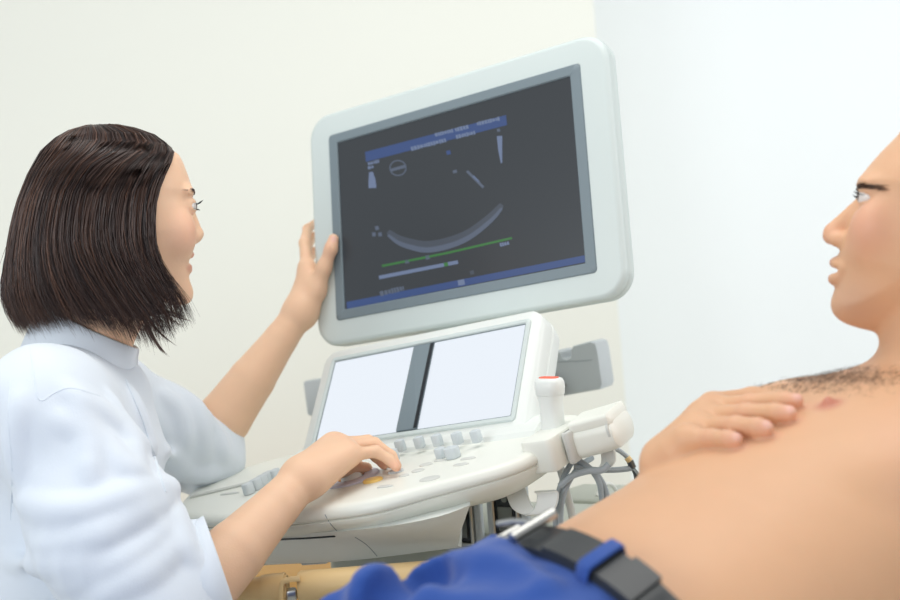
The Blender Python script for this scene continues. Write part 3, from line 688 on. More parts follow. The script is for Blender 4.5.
# left hand gripping the edge of the monitor
tl_d = 1.985
pl = [at(307,268,1.995), at(308,276,2.012), at(309,285,2.022), at(310,294,2.03)]
for P, r in zip(pl, (.0125,.0125,.012,.011)): body.cone(wrL, P, .0195, r, .016)
body.cone(wrL+A([.004,0,0]), at(316,290,1.972), .0195, .0145, .016)
body.cone(at(316,290,1.972), pl[0], .014, .012, .014)
for P, r in (([pl[0], at(304.5,243,2.02), at(307.5,229,2.055), at(318,221,2.085)], [.0105,.0088,.0078,.0066]), ([pl[1], at(306,250,2.045), at(311,238,2.078), at(322,232,2.1)], [.0105,.009,.0078,.0066]),
             ([pl[2], at(307,262,2.058), at(314,252,2.09), at(326,248,2.11)], [.01,.0085,.0075,.0065]), ([pl[3], at(309,276,2.06), at(316,270,2.09), at(326,266,2.1)], [.009,.0075,.0068,.006])): body.chain(P, r, .005)
body.chain([at(316,290,1.972), at(324,268,1.966), at(331,249,1.962), at(333.5,239,1.966)], [.0145,.0115,.0095,.0085], .008)
V, Q = body.mesh((-.90,1.2,.42), (.06,2.2,1.46), .0022)
base = srgb(232,192,160); lipc = srgb(206,128,118); rose = srgb(232,170,146)
spots = [(hd.p(182,233,s*.046), .045, rose, .45) for s in (-1,1)]+[(hd.p(*q), .011, lipc, .85) for q in ((190.5,254.5,0),(189,256,-.012),(189,256,.012),(188.5,269,0),(187,267,-.012),(187,267,.012))]
spots += [(hd.p(197,237), .014, rose, .35), (hd.p(187,194,-.026), .006, base, 0)]
spots += [(f[0][-1], .016, srgb(226,160,136), .6) for f in fing]+[(at(334,238,1.955), .010, srgb(236,190,186), .9), (at(331,249,1.962), .03, rose, .3)]
spots += [(P, .02, rose, .35) for P in pal]
obj('body', V, Q, 'skin', woman, tint=skin_tint(V, base, spots))
eyes(hd, 184.2, 208.6, woman, .031)
# teeth
m = MB(); m.add(*strip([hd.p(px, py, y) for px, py, y in ((178,260,-.021),(184.5,260.5,-.012),(186.6,260.8,0),(184.5,260.5,.012),(178,260,.021))], .0075, .003, hd.U)); m.build('teeth', 'teeth', woman)
# brows and lashes
def front_of(hd, S, py, y):
    # the face's surface at a row of the profile, looking straight at it
    p = hd.p(225, py, y) if hd.F[0] > 0 else hd.p(800, py, y)
    return S.rays(p[None], -hd.F[None], 120)[0][0]
P = []; R_ = random.Random(3)
for sg in (-1, 1):
    for i in range(120):
        u = R_.random(); y = sg*(.014+.028*u); py = 193.2-1.8*math.sin(u*2.2)+R_.uniform(-1.3,1.3)
        p = front_of(hd, body, py, y); q = front_of(hd, body, py-.7, y+sg*.0065); o_ = (hd.F*.6+hd.L*sg*.8); P.append([p-o_*.0003, (p+q)/2+o_*.0014, q+o_*.001])
    strands('eyebrow', P, .00035, 'hair', woman); P = []
P = []
for sg in (-1, 1):
    for i in range(26):
        u = i/25; y = sg*(.031+(u-.5)*.021); px = 193.2-4*(2*u-1)**2; p = hd.p(px, 205.8+1.5*(2*u-1)**2, y)
        P.append([p, p+hd.F*.0045+hd.L*sg*.001*u, p+hd.F*.0085+hd.U*.0035+hd.L*sg*.002*u])
        if i % 2: q = hd.p(px-.5, 211.4, y); P.append([q, q+hd.F*.003-hd.U*.0005, q+hd.F*.005-hd.U*.002])
    strands('eyelashes', P, .00028, 'black', woman); P = []

# hair: a parted bob, locks falling from the parting
hx0 = lambda px, py: hd.sag(px, py)
bk = A([hx0(*p) for p in ((88,125),(60,134),(40,152),(27,176),(16,205),(9,235),(5,265),(6,292),(14,312),(24,328),(32,345))])
fr_ = A([hx0(*p) for p in ((118,125),(148,131),(165,141),(174,152),(171,163),(163,178),(157,192),(153,208),(152,222),(152,240),(155,258),(161,274),(168,290),(177,310),(184,330))])
def byz(t, z): o = np.argsort(t[:,1]); return np.interp(z, t[o,1], t[o,0])
ZT = hx0(90,125)[1]
Wz = A([(ZT,.004),(ZT-.006,.030),(ZT-.02,.053),(ZT-.045,.073),(ZT-.075,.083),(ZT-.11,.087),(ZT-.16,.090),(ZT-.20,.088),(ZT-.24,.080),(ZT-.29,.066)])[::-1]
A0 = A([(ZT,4),(ZT-.03,10),(ZT-.045,28),(ZT-.06,44),(ZT-.09,52),(ZT-.15,52),(ZT-.20,44),(ZT-.29,34)])[::-1]
def hairpt(v, z, sg, sc=1.0):
    W = np.interp(z, Wz[:,0], Wz[:,1])*sc; a0 = math.radians(np.interp(z, A0[:,0], A0[:,1])); ang = a0+(PI-a0)*v
    xb, xf = byz(bk, z), byz(fr_, z); xc = xb*.5+xf*.5-.012
    if ang < PI/2: x = xc+(xf-xc)/math.cos(a0)*math.cos(ang)*(1 if sc == 1 else .97)
    else: x = xc+(xc-xb)*math.cos(ang)*sc
    return A([x, sg*W*math.sin(ang)+.004, z])
endy = A([(0,316),(.05,324),(.12,338),(.2,342),(.3,334),(.42,320),(.55,312),(.7,311),(.85,313),(1,314)])
def zend(v): return hx0(90, np.interp(v, endy[:,0], endy[:,1]))[1]
# scalp-side under-layer so that nothing shows between the locks
rings = []; vs = list(np.linspace(0,1,22))
for t in np.linspace(0, 1, 26):
    row = [hairpt(v, ZT-.0025-(ZT-.0025-zend(v)-.022)*t**1.15, -1, .94) for v in vs]+[hairpt(v, ZT-.0025-(ZT-.0025-zend(v)-.022)*t**1.15, 1, .94) for v in vs[::-1][1:]]
    rings.append([hd.w(*p) for p in row])
Vh, Fh = loft(rings, False, False, False)
hair = obj('hair', Vh, Fh, 'hair', woman)
dk_, br_, wm_ = A(srgb(46,35,34)[:3]), A(srgb(88,64,54)[:3]), A(srgb(128,88,66)[:3]); cols = []
paths = []
for side, cnt in ((-1, 3600), (1, 1100)):
    NL = 46; lockv = [(i+.5+R_.uniform(-.3,.3))/NL for i in range(NL)]; lko = [R_.gauss(0,1) for _ in range(NL)]; lkz = [R_.uniform(-.012,.008) for _ in range(NL)]; lkr = [R_.gauss(0,.0038) for _ in range(NL)]
    for i in range(cnt):
        v = R_.random()**.9; L_ = min(int(v*NL), NL-1); ze = zend(v)+lkz[L_]+R_.gauss(0,.006); sc_r = R_.uniform(.955,1.012)+lkr[L_]
        if R_.random() < .03: ze += R_.uniform(.01,.05); 
        ph = R_.uniform(0,6.28); am = R_.gauss(0,.003); fl = R_.gauss(0,.006); P = []
        for t in np.linspace(0, 1, 16):
            z = ZT-.001-(ZT-.001-ze)*t**1.35
            vv = v+(lockv[L_]-v)*.55*smoothstep(t*1.1-.1)+.02*math.sin(t*3+ph)*t+lko[L_]*.006*t*t
            p = hairpt(min(max(vv,0),1), z, side, sc_r if t > .05 else 1)
            c = smoothstep((t-.72)/.28)
            p = p+A([(.010*c*(1-vv*1.4)+fl*c*.8), -side*(-.0035*c+am*math.sin(t*5+ph)), 0])
            P.append(hd.w(*p))
        paths.append(P); q_ = min(max(R_.gauss(.42+.22*math.sin(L_*2.3)+.10*lko[L_], .2), 0), 1); c_ = dk_*(1-q_)+br_*q_; cols.append(c_*.55+wm_*.45 if R_.random() < .10+.12*(lko[L_] > .8) else c_)
# a few wisps that break the outline at the chin and the nape
for i in range(70):
    b = R_.choice([(150,300,172,324),(146,306,180,318),(140,318,158,352),(140,312,166,342)]); y = -R_.uniform(.03,.06); j = R_.uniform(-6,6)
    P = [hd.p(b[0]-10+j, b[1]-30, y), hd.p(b[0]+j*.7, b[1]+j*.3, y), hd.p((b[0]+b[2])/2+j*.6, (b[1]*.4+b[3]*.6)+j*.5, y), hd.p(b[2]+j*1.2, b[3]+j*.8, y)]; paths.append(catmull(P, 4)); cols.append(br_)
strands('hair_strands', paths, .00055, 'hair_lock', hair, cols=cols)

# white coat
def tubefn(a, b, ra, rb, cut=None, nrm=None):
    a, b = A(a), A(b); ab = b-a; L2 = ab@ab; n = unit(ab)
    def fn(P):
        v = P-a; t = np.clip(v@ab/L2, 0, 1.6); q = v-t[:,None]*ab; d = np.sqrt((q*q).sum(1))-(ra+(rb-ra)*t)
        return np.maximum(d, (P-b)@(n if nrm is None else nrm)) if cut else d
    return fn
coat = Sdf()
cz0 = tr0+Z*.03
axw = A([WF, WL, Z])
coat.ell(tr0-Z*.02-WF*.01, axw, (.115,.165,.14), .04)
coat.ell(tr0-Z*.17-WF*.01, axw, (.115,.165,.17), .05)
for s in (-1,1): coat.ell(tr0-Z*.14+WF*.055+s*WL*.07, axw, (.062,.065,.07), .05)
coat.ell(tr0-Z*.36-WF*.035, axw, (.128,.165,.20), .06)
coat.cone(nb-Z*.05-WF*.016, tr0, .060, .10, .04); coat.cone(nb-Z*.062+WF*.022, tr0+WF*.035-Z*.02, .050, .078, .03)
for s_ in (shR, shL): coat.cone(nb-Z*.062-WF*.02, s_+Z*.012, .052, .055, .03)
coat.chain([tr0-WL*.06, shR-Z*.004, shR+(elR-shR)*.5, elR-unit(wrR-elR)*.01], [.085,.066,.074,.076], .04)
coat.chain([tr0+WL*.06, shL-Z*.004, shL+(elL-shL)*.55, elL-unit(wrL-elL)*.0-Z*.012], [.085,.060,.060,.058], .04)
cfR = at(219, 564, 1.42); cfL = at(210, 428, 1.94)
cnR = unit(CR*.9+CU*.30+CF*.25); cnL = unit(cfL-elL)
aR = elR; coat.add(tubefn(elR, cfR, .074, .0555, True, cnR), (elR+cfR)/2, .16, .03)
coat.add(tubefn(elL-Z*.006, cfL, .060, .050, True), (elL+cfL)/2, .16, .03)
# folds: ridges laid on the cloth where the photo shows them
base_coat = coat
def on_coat(pts, S, d0=.9):
    out = []
    for px, py in catmull(pts, 3):
        t = S.march(px, py, d0)
        if t is not None: out.append(at(px, py, t))
    return out
folds = [([(66,392),(96,412),(128,438),(150,452)], .009, 1), ([(60,420),(95,440),(125,468),(140,475)], .008, 1), ([(20,500),(60,512),(110,505),(150,492),(176,488)], .010, 1),
         ([(40,545),(90,540),(130,522),(168,500)], .010, 1), ([(60,585),(110,570),(150,545),(178,515)], .009, 1), ([(100,598),(140,580),(172,552),(186,528)], .008, 1),
         ([(182,505),(176,528),(190,560)], .008, 1), ([(20,400),(16,440),(24,480)], .008, 1), ([(30,450),(70,470),(110,476),(140,484)], .004, -1), ([(75,400),(88,440),(90,480)], .006, 1), ([(10,560),(50,566),(100,560)], .007, 1), ([(110,395),(124,430),(138,460)], .005, 1), ([(70,530),(120,520),(160,505)], .0035, -1), ([(80,560),(130,545),(168,520)], .0035, -1),
         ([(160,395),(178,412),(186,440)], .008, 1), ([(178,394),(198,420),(204,455)], .008, 1), ([(166,450),(186,472),(214,474)], .008, 1), ([(190,400),(214,430),(224,455)], .006, 1), ([(166,400),(172,430),(176,460)], .004, -1), ([(186,408),(194,435),(196,462)], .004, -1), ([(130,388),(142,420),(152,450)], .006, 1)]
fl_ = []
for pts, r, op in [f for f in folds if f[2] == 1]:
    P = on_coat(pts, coat)
    if len(P) > 2:
        n_ = len(P); off = -.0006
        P = [p+unit(ray(*proj(p)[:2]))*(r+off if op == 1 else -r*.35) for p in P]
        fl_.append((P, [r*(.35+.65*math.sin(PI*(i+.5)/n_)) for i in range(n_)], op))
for P, r, op in fl_: coat.chain(P, r, .018)
def hollow(S, a, b, ra, rb): S.cone(a, b+unit(A(b)-A(a))*.03, ra, rb, .003, -1)
hollow(coat, elR+(cfR-elR)*.45, cfR, .046, .0505); hollow(coat, elL+(cfL-elL)*.3, cfL, .042, .0455)
coat.cone(nb-Z*.03+WF*.01, nb+Z*.06+WF*.01, .052, .066, .006, -1)
def cloth_noise(amp, sc_):
    k = RNG.normal(size=(7,3))*sc_; ph = RNG.uniform(0, 6.28, 7)
    def f(P, v, _):
        near = np.abs(v) < .03
        if not near.any(): return 0
        return amp*np.sin(P@k.T+ph).sum(1)/2.6*near
    return f
coat.add(lambda P: np.zeros(len(P)), tr0, 2.0, 0, cloth_noise(.0016, 38))
V, Q = coat.mesh((-.95,1.15,.45), (-.1,2.15,1.22), .00307)
coat_o = obj('coat', V, Q, 'coat', woman)
# collar: a standing band round the neck, open at the throat
def collar_row(h, r0, gap=.10):
    out = []
    for t in np.linspace(gap, 2*PI-gap, 40):
        c, s = math.cos(t), math.sin(t)
        out.append(nb+WF*(c*(r0*.93+(.006 if c > 0 else -.004))-.000+(.012*h/.04))+WL*s*r0+Z*(h+.020-.037*c))
    return out
rows = [collar_row(h, r) for h, r in ((-.066,.080),(-.045,.073),(-.016,.067),(.004,.064),(.014,.063),(.016,.0615),(.013,.060),(-.01,.060),(-.066,.070))]
Vc, Fc = loft([[row[i] for row in rows] for i in range(40)]); obj('collar', Vc, Fc, 'coat', coat_o)
# turned lapel on the far side and a glimpse of the pink blouse
bl = [nb+WF*(.050+.0*k)+WL*y+Z*(-.02-abs(y)*.3) for k, y in ((0,-.03),(0,0),(0,.03))]
m = MB(); rows = []
for t in np.linspace(-1.2, 1.2, 18): rows.append([nb+WF*(math.cos(t)*r_+.004)+WL*math.sin(t)*r_+Z*(z+.024-.037*math.cos(t)) for r_, z in ((.062,-.06),(.060,-.03),(.059,.010),(.0565,.010),(.0555,-.03),(.058,-.06))])
m.add(*loft(rows)); put(m.build('blouse', 'pink', woman, auto=60), 'pink blouse collar')
def coat_line(name, pts, r, off, ma='coat'):
    bvh = bvh_of(coat_o); P = []
    for px, py in catmull(pts, 5):
        hh = bvh.ray_cast(Vector(CAM-org(coat_o)), Vector(unit(ray(px, py))))
        if hh[0] is not None: P.append(A(hh[0])+org(coat_o)+off*A(hh[1]))
    if len(P) > 2: m = MB(); m.add(*tube(P, r, 6)); m.build(name, ma, coat_o)
coat_line('front_placket', [(126,380),(136,402),(144,422),(150,442),(158,468),(166,492)], .0022, -.0006)
coat_line('yoke_seam', [(30,345),(34,375),(40,400),(56,392),(72,388),(100,396)], .0011, -.0004)
coat_line('back_seam', [(10,380),(8,420),(12,470),(10,520)], .0011, -.0004)
# hem bands at the cuffs
for a, b, r_, cn in ((elR, cfR, .0555, cnR), (elL, cfL, .050, cnL)):
    n_ = unit(b-a); u = unit(np.cross(n_, Z)); v = np.cross(n_, u)
    kk_ = ((.074 if r_ > .053 else .060)-r_)/np.linalg.norm(b-a)
    def rg(d, r):
        o_ = []
        for t in np.linspace(0, 2*PI, 48, endpoint=False):
            e_ = math.cos(t)*u+math.sin(t)*v; s_ = -(e_@cn)*r/(n_@cn); rr__ = r-kk_*s_; s_ = -(e_@cn)*rr__/(n_@cn); o_.append(b+n_*(s_-d)+rr__*e_)
        return o_
    k = ((.074 if r_ > .053 else .060)-r_)/np.linalg.norm(b-a)
    Vc, Fc = loft([rg(.034, r_+k*.034+.0002), rg(.033, r_+k*.033+.0018), rg(.002, r_+.0016), rg(-.0008, r_), rg(-.0008, r_-.003), rg(.002, r_-.0052)], False, False)
    obj('cuff', Vc, Fc, 'coat', coat_o)
# trousers, shoes and the stool she sits on (below the frame)
hip = tr0-Z*.46-WF*.05; zf = 0
tro = Sdf(); tro.ell(hip, axw, (.13,.17,.12), .05); shoes = []
for s in (-1,1):
    hj = hip+s*WL*.09-Z*.03; kn = A([hj[0]+.37, hj[1]+s*.02+.05, .53]); an = A([kn[0]-.02, kn[1], .10]); tro.chain([hj, kn, an], [.085,.06,.05], .04); shoes.append(an)
V, Q = tro.mesh((-.95,1.2,.02), (.1,2.1,.85), .009); obj('trousers', V, Q, 'navy', woman)
for an in shoes:
    S = Sdf(); S.chain([an-Z*.05-X*.03, an-Z*.065+X*.06, an-Z*.072+X*.14], [.04,.034,.026], .02); S.cone(an-Z*.05-X*.03, an+Z*.0, .04, .042, .02)
    V, Q = S.mesh(an-A([.12,.1,.14]), an+A([.22,.1,.08]), .006); V[:,2] = np.maximum(V[:,2], .002); obj('shoe', V, Q, 'shoe', woman)
st0 = A([hip[0], hip[1], 0]); seat_z = hip[2]-.115
stool = empty('swivel_stool', st0, 'grey swivel stool on castors beneath the person in the white coat', 'stool')
def disc(c, pr, n=36): return loft([[c+r_*math.cos(t)*X+r_*math.sin(t)*Y+z*Z for t in np.linspace(0, 2*PI, n, endpoint=False)] for r_, z in pr])
m = MB(); m.add(*disc(A([st0[0],st0[1],seat_z]), [(.15,-.07),(.185,-.06),(.19,-.03),(.18,-.005),(.15,0)])); m.build('seat', 'couch', stool)
m = MB(); m.add(*tube([A([st0[0],st0[1],seat_z-.07]), A([st0[0],st0[1],.08])], .025, 14)); m.build('column', 'metal', stool)
for k in range(5):
    a = 2*PI*k/5; e_ = st0+.26*A([math.cos(a), math.sin(a), 0])
    m = MB(); m.add(*tube([A([st0[0],st0[1],.10]), e_+Z*.065], [.022,.014], 10)); lg = m.build('leg', 'metal', stool)
    m = MB(); m.add(*tube([e_+Z*.027-.012*Y, e_+Z*.027+.012*Y], .027, 16)); m.add(*tube([e_+Z*.05, e_+Z*.066], .006, 8)); m.build('caster', 'black', lg)

# ------------------------------------------------------------------ the man
man = empty('person', K0-kx*.1+Z*.70, 'bare-chested person with short hair lying back in blue trousers and a black belt', 'person')
mh = Head(935, 225, 1.235, A([-math.cos(math.radians(17)), math.sin(math.radians(17)), 0]), 13)
# trunk: an elliptic tube from pelvis to the root of the neck
mf = atl((551,558,1.03), (880,370,1.235))                         # belt buckle and pit of the throat
AX = unit(mf[1]-mf[0]); LN = np.linalg.norm(mf[1]-mf[0]); SD_ = unit(np.cross(Z, AX))   # SD_: away from the camera
NR = np.cross(AX, SD_); NR = NR if NR[2] > 0 else -NR
tk = A([-.60,-.35,-.12,.10,.35,.60,.82,1.0,1.12]); aw = A([.10,.165,.163,.150,.155,.172,.178,.150,.08]); bw_ = A([.06,.095,.100,.098,.104,.115,.112,.085,.06]); fz = A([-.02,-.008,.0,.004,.006,.016,.018,.002,-.02])
def trunkfn(grow=0, t0=-.6, t1=1.12):
    def fn(P):
        v = P-mf[0]; t = (v@AX)/LN; y = v@SD_; z = v@NR
        a = np.interp(t, tk, aw)+grow; b = np.interp(t, tk, bw_)+grow; f0 = np.interp(t, tk, fz)+grow
        zz = z-(f0-b); q = np.sqrt((np.abs(y)/a)**2+(zz/b)**2+1e-9)
        d = (q-1)*np.minimum(a, b)*.9
        return np.maximum(d, np.maximum(t-t1, t0-t)*LN)
    return fn
trunk_c = mf[0]+AX*LN*.3-NR*.1
def tp_(t, y, z=0): return mf[0]+AX*LN*t+SD_*y+NR*z
mb = Sdf(); mb.add(trunkfn(), trunk_c, .50, .02)
mb.ell(tp_(.74,-.085,-.035), A([AX,SD_,NR]), (.085,.080,.040), .03); mb.ell(tp_(.74,.085,-.035), A([AX,SD_,NR]), (.085,.080,.040), .03)      # chest muscles
mb.ell(tp_(.80,0,-.018), A([AX,SD_,NR]), (.10,.012,.02), .02, -1)
sN, sF = tp_(.90,-.19,-.085), tp_(.90,.19,-.085)
eN = sN+unit(AX*.80-SD_*.60-Z*.10)*.29; wN = eN+unit(AX*.9+SD_*.5+Z*.1)*.25
eF = at(668,600,1.33); wF = at(644,485,1.20)
mb.chain([tp_(.92,-.10,-.08), sN, sN+(eN-sN)*.5, eN], [.07,.066,.055,.045], .04); forearm(mb, eN, wN, [.043,.046,.038,.030,.028])
mb.chain([tp_(.92,.10,-.08), sF, sF+(eF-sF)*.5, eF], [.07,.062,.050,.042], .03)
mb.chain([tp_(.96,0,-.085), tp_(1.10,0,-.075), mh.p(958,324), mh.p(962,285)], [.085,.064,.060,.055], .03)
# head
mh.profile(mb, [(925,112),(908,122),(896,137),(882,151),(868,167),(862,176),(859.5,184),(862,194),(863,206),(859,216),(853,228),(846,240),(840,250),(838,258),(837.5,268),(837,278),(835,288),(831.5,298),(830.5,306),(834,315),(844,323),(860,328.5),(880,333),(905,340),(940,338),(985,310),(1025,270),(1040,215),(1022,160),(985,122),(952,110)],
           .070, [((845,328),.036),((840,312),.042),((845,290),.052),((850,260),.062),((855,230),.069),((860,200),.072),((870,165),.073),((890,138),.070),((910,118),.05)])
mb.cone(mh.p(859,205), mh.p(834,230), .0065, .0085, .010); mb.ell(mh.p(831.6,236.4), mh.ax(), (.0085,.0095,.0085), .008)
for sg in (-1, 1):
    mb.ell(mh.p(839,240.5,sg*.0115), mh.ax(), (.010,.0062,.0072), .006)
    mb.ell(mh.p(837,246.5,sg*.0068), mh.ax(), (.0055,.0030,.0028), .003, -1)
    mb.ell(mh.p(869,226,sg*.040), mh.ax(), (.014,.022,.022), .03)
    mb.ell(mh.p(866.5,185,sg*.026), mh.ax(), (.0085,.021,.0065), .012)
    mb.ell(mh.p(862.5,200,sg*.031), mh.ax(), (.010,.0135,.0085), .012, -1)
    mb.ell(mh.p(868.8,199,sg*.032), mh.ax(), (.0128,.0138,.0124), .004)
    mb.ell(mh.p(860,199,sg*.036), mh.ax(), (.0115,.0125,.0031), .003, -1)
    mb.ell(mh.p(945,226,sg*.078), mh.ax(), (.020,.008,.032), .008); mb.ell(mh.p(942,226,sg*.084), mh.ax(), (.010,.005,.020), .005, -1)      # ears
mb.chain([mh.p(844,266,-.025), mh.p(836.5,263.5,-.011), mh.p(834.8,262.5,0), mh.p(836.5,263.5,.011), mh.p(844,266,.025)], [.002,.0042,.0048,.0042,.002], .004)
mb.chain([mh.p(844,268,-.024), mh.p(836,277.5,-.011), mh.p(834,279,0), mh.p(836,277.5,.011), mh.p(844,268,.024)], [.002,.0048,.0054,.0048,.002], .004)
mb.ell(mh.p(834,271), mh.ax(), (.007,.022,.0020), .002, -1)
# nipple
def chest_d(px, py, dflt=None):
    t = mb.march(px, py, .7, 1.6); return t if t is not None else dflt
nd = chest_d(829, 404); nip = at(829, 404, nd)
mb.ell(nip, A([AX,SD_,NR]), (.0062,.0062,.0075), .005)
# right hand lying on the chest
torso_only = list(mb.p)
def fd(px, py, r, dflt):                                            # finger joint resting on the skin
    t = chest_d(px, py+r*FPX/1.19*.9, None); return at(px, py, (t-r*.75) if t is not None and t < dflt+.05 else dflt)
pm = [at(712,409,1.205), at(706,415,1.192), at(700,424,1.178), at(690,437,1.162)]
FM = []
for pts, r in (([(712,408),(750,403.5),(780,401),(796,400.5)], [.0105,.0092,.0085,.0072]), ([(704,417),(746,413),(775,412.5),(789,413)], [.0105,.0092,.0085,.0075]),
               ([(698,427),(736,425.5),(757,427),(766,428)], [.0102,.009,.0084,.0074]), ([(688,440),(712,437.5),(728,438.5),(736,439.5)], [.0095,.0082,.0076,.0068])):
    df = 1.215 if len(FM) == 0 else 1.205 if len(FM) == 1 else 1.19 if len(FM) == 2 else 1.17
    FM.append(([fd(px, py, q, df) for (px, py), q in zip(pts, r)], r))
hs = Sdf()
for P, r in FM: hs.chain(P, r, .004)
mw = at(667, 467, 1.185)
for (P, r), q in zip(FM, (.0135,.0135,.013,.012)): hs.cone(mw+(P[0]-mw)*.1, P[0], .0225, q, .014)
hs.cone(at(680,452,1.165), FM[3][0][0], .017, .012, .012)
forearm(hs, eF, mw, [.042,.044,.037,.028,.0255]); 
hs.chain([at(684,438,1.21), at(712,405,1.235), at(752,397,1.245), at(782,393.5,1.243), at(795,393,1.24)], [.016,.0125,.0095,.0088,.0075], .006)
mb.add(lambda P: hs(P), mw, .36, .0035)
V, Q = mb.mesh((-.25,.70,.62), (.86,1.62,1.46), .0024)
mbase = srgb(216,170,134); mrose = srgb(226,166,142)
spots = [(nip, .020, srgb(186,112,98), 1), (tp_(.75,-.15,-.06), .11, srgb(226,172,150), .6), (mh.p(834,236), .022, mrose, .6)]
spots += [(mh.p(862,226,s*.055), .05, mrose, .6) for s in (-1,1)]+[(mh.p(*q), .011, srgb(196,124,112), .75) for q in ((834.8,262.5,0),(836.5,263.5,-.011),(834,279,0),(836,277.5,-.011),(838,277,-.016))]
spots += [(mh.p(1000,150), .10, srgb(120,100,86), .8), (mh.p(950,118), .045, srgb(130,108,92), .8)]
spots += [(mh.p(846,305,s*.03), .05, srgb(196,160,138), .5) for s in (-1,1)]+[(P[-1], .02, mrose, .7) for P, r in FM]+[(P[1], .02, mrose, .35) for P, r in FM]
for P, r in FM: spots.append((P[-1]+unit(P[-1]-P[-2])*.002+unit(CAM-P[-1])*r[-1]*.6+Z*r[-1]*.6, .0075, srgb(236,188,176), .9))
obj('body', V, Q, 'skin', man, tint=skin_tint(V, mbase, spots))
eyes(mh, 868.8, 199, man, .032)
rs = random.Random(5)
for sg in (-1, 1):
    P = []
    for i in range(170):
        u = rs.random(); y = sg*(.013+.038*u); py = 184.5-3*math.sin(u*2.2)+rs.uniform(-2.2,2.2)
        p = front_of(mh, mb, py, y); q = front_of(mh, mb, py-1, y+sg*.007); o_ = mh.F*.6+mh.L*sg*.8; P.append([p-o_*.0003, (p+q)/2+o_*.0018, q+o_*.0013])
    strands('eyebrow', P, .0004, 'body_hair', man)
    P = []
    for i in range(24):
        u = i/23; y = sg*(.032+(u-.5)*.022); p = mh.p(859.5+4*(2*u-1)**2, 196+1.5*(2*u-1)**2, y); P.append([p, p+mh.F*.004, p+mh.F*.0065+mh.U*.002])
    strands('eyelashes', P, .0003, 'black', man)
def march_to(S, p, d, n=160):
    for i in range(n):
        v = float(S(p[None])[0])
        if v < .0004: return p
        p = p+d*max(v*.6, .0005)
    return None
# short greying hair: a close cap of bristles over the skull
P = []; cen = mh.p(955, 200); ds = []
while len(ds) < 5000:
    d = unit(A([rs.gauss(0,1), rs.gauss(0,1), rs.gauss(0,1)])); q = A([d@mh.F, d@mh.L, d@mh.U])
    if q[2] < -.3 or q[0] > .62 or (q[0] > .05 and q[2] < .45+q[0]*.6) or (abs(q[1]) > .75 and q[2] < .05): continue
    ds.append(d)
ps, ok_ = mb.rays(cen+A(ds)*.14, -A(ds))
for p, d, o_ in zip(ps, ds, ok_):
    if not o_: continue
    g = unit(d*.35-mh.F*.7-mh.U*.2+A([rs.gauss(0,.15) for _ in range(3)])); P.append([p-d*.001, p+g*.007, p+g*.014-d*.001])
put(strands('hair', P, .0006, 'grey_hair', man), 'short greying hair', kind='stuff')
# chest hair
P = []; ps = []
while len(ps) < 1150:
    t, y = rs.gauss(.85,.07), rs.gauss(.0,.038)
    if .75 < t < .96 and abs(y) < .09: ps.append(tp_(t, y, .06))
ps, ok_ = mb.rays(ps, np.tile(-NR, (len(ps), 1)))
for p, o_ in zip(ps, ok_):
    if not o_: continue
    a = rs.uniform(0,6.28); g = (AX*math.cos(a)+SD_*math.sin(a))*.0045
    P.append([p, p+g*.5+NR*.0016, p+g+NR*.002+AX*rs.gauss(0,.002), p+g*1.5+NR*rs.uniform(.0,.003)])
put(strands('chest_hair', P, .00012, 'body_hair', man), 'dark curly chest hair', kind='stuff')
# blue trousers
mt = Sdf(); mt.add(trunkfn(.011, -.55, .05), trunk_c, .45, .02)
gz = lambda a, b, z: kk(a, b, z)
hN, hF = tp_(-.28,-.10,-.10), tp_(-.28,.10,-.10)
kN, kF = kk(-.56,-.10,.785), kk(-.58,.17,.80); anN, anF = kk(-1.02,-.12,.755), kk(-1.04,.16,.755)
mt.chain([hN, kN, anN], [.095,.070,.05], .05); mt.chain([hF, kF, anF], [.100,.088,.05], .05)
mt.ell(tp_(-.30,0,-.045), A([AX,SD_,NR]), (.09,.07,.045), .04)
def on_sdf(S, pts, d0=.6):
    out = []
    for px, py in catmull(pts, 3):
        t = S.march(px, py, d0, 1.7)
        if t is not None: out.append(at(px, py, t))
    return out
for pts, r, op in [([(330,600),(342,582),(352,580),(366,592),(372,604)], .016, 1), ([(366,598),(384,580),(404,562),(420,554)], .015, 1), ([(400,566),(440,556),(480,556),(512,562)], .012, 1), ([(396,586),(440,574),(490,570),(530,578)], .011, 1), ([(420,604),(460,590),(510,588),(550,592)], .010, 1), ([(378,600),(400,580),(430,566)], .008, -1), ([(420,580),(470,566),(520,572)], .006, -1)]:
    P = on_sdf(mt, pts); n_ = len(P)
    if n_ > 2: mt.chain([p+unit(p-CAM)*r*.25 for p in P] if op == 1 else P, [r*(.35+.65*math.sin(PI*(i+.5)/n_)) for i in range(n_)], .02, op)
mt.add(lambda P: np.zeros(len(P)), trunk_c, 2.0, 0, cloth_noise(.0022, 30))
V, Q = mt.mesh((-1.05,.45,.62), (.45,1.45,1.08), .004); trousers = obj('trousers', V, Q, 'blue', man)
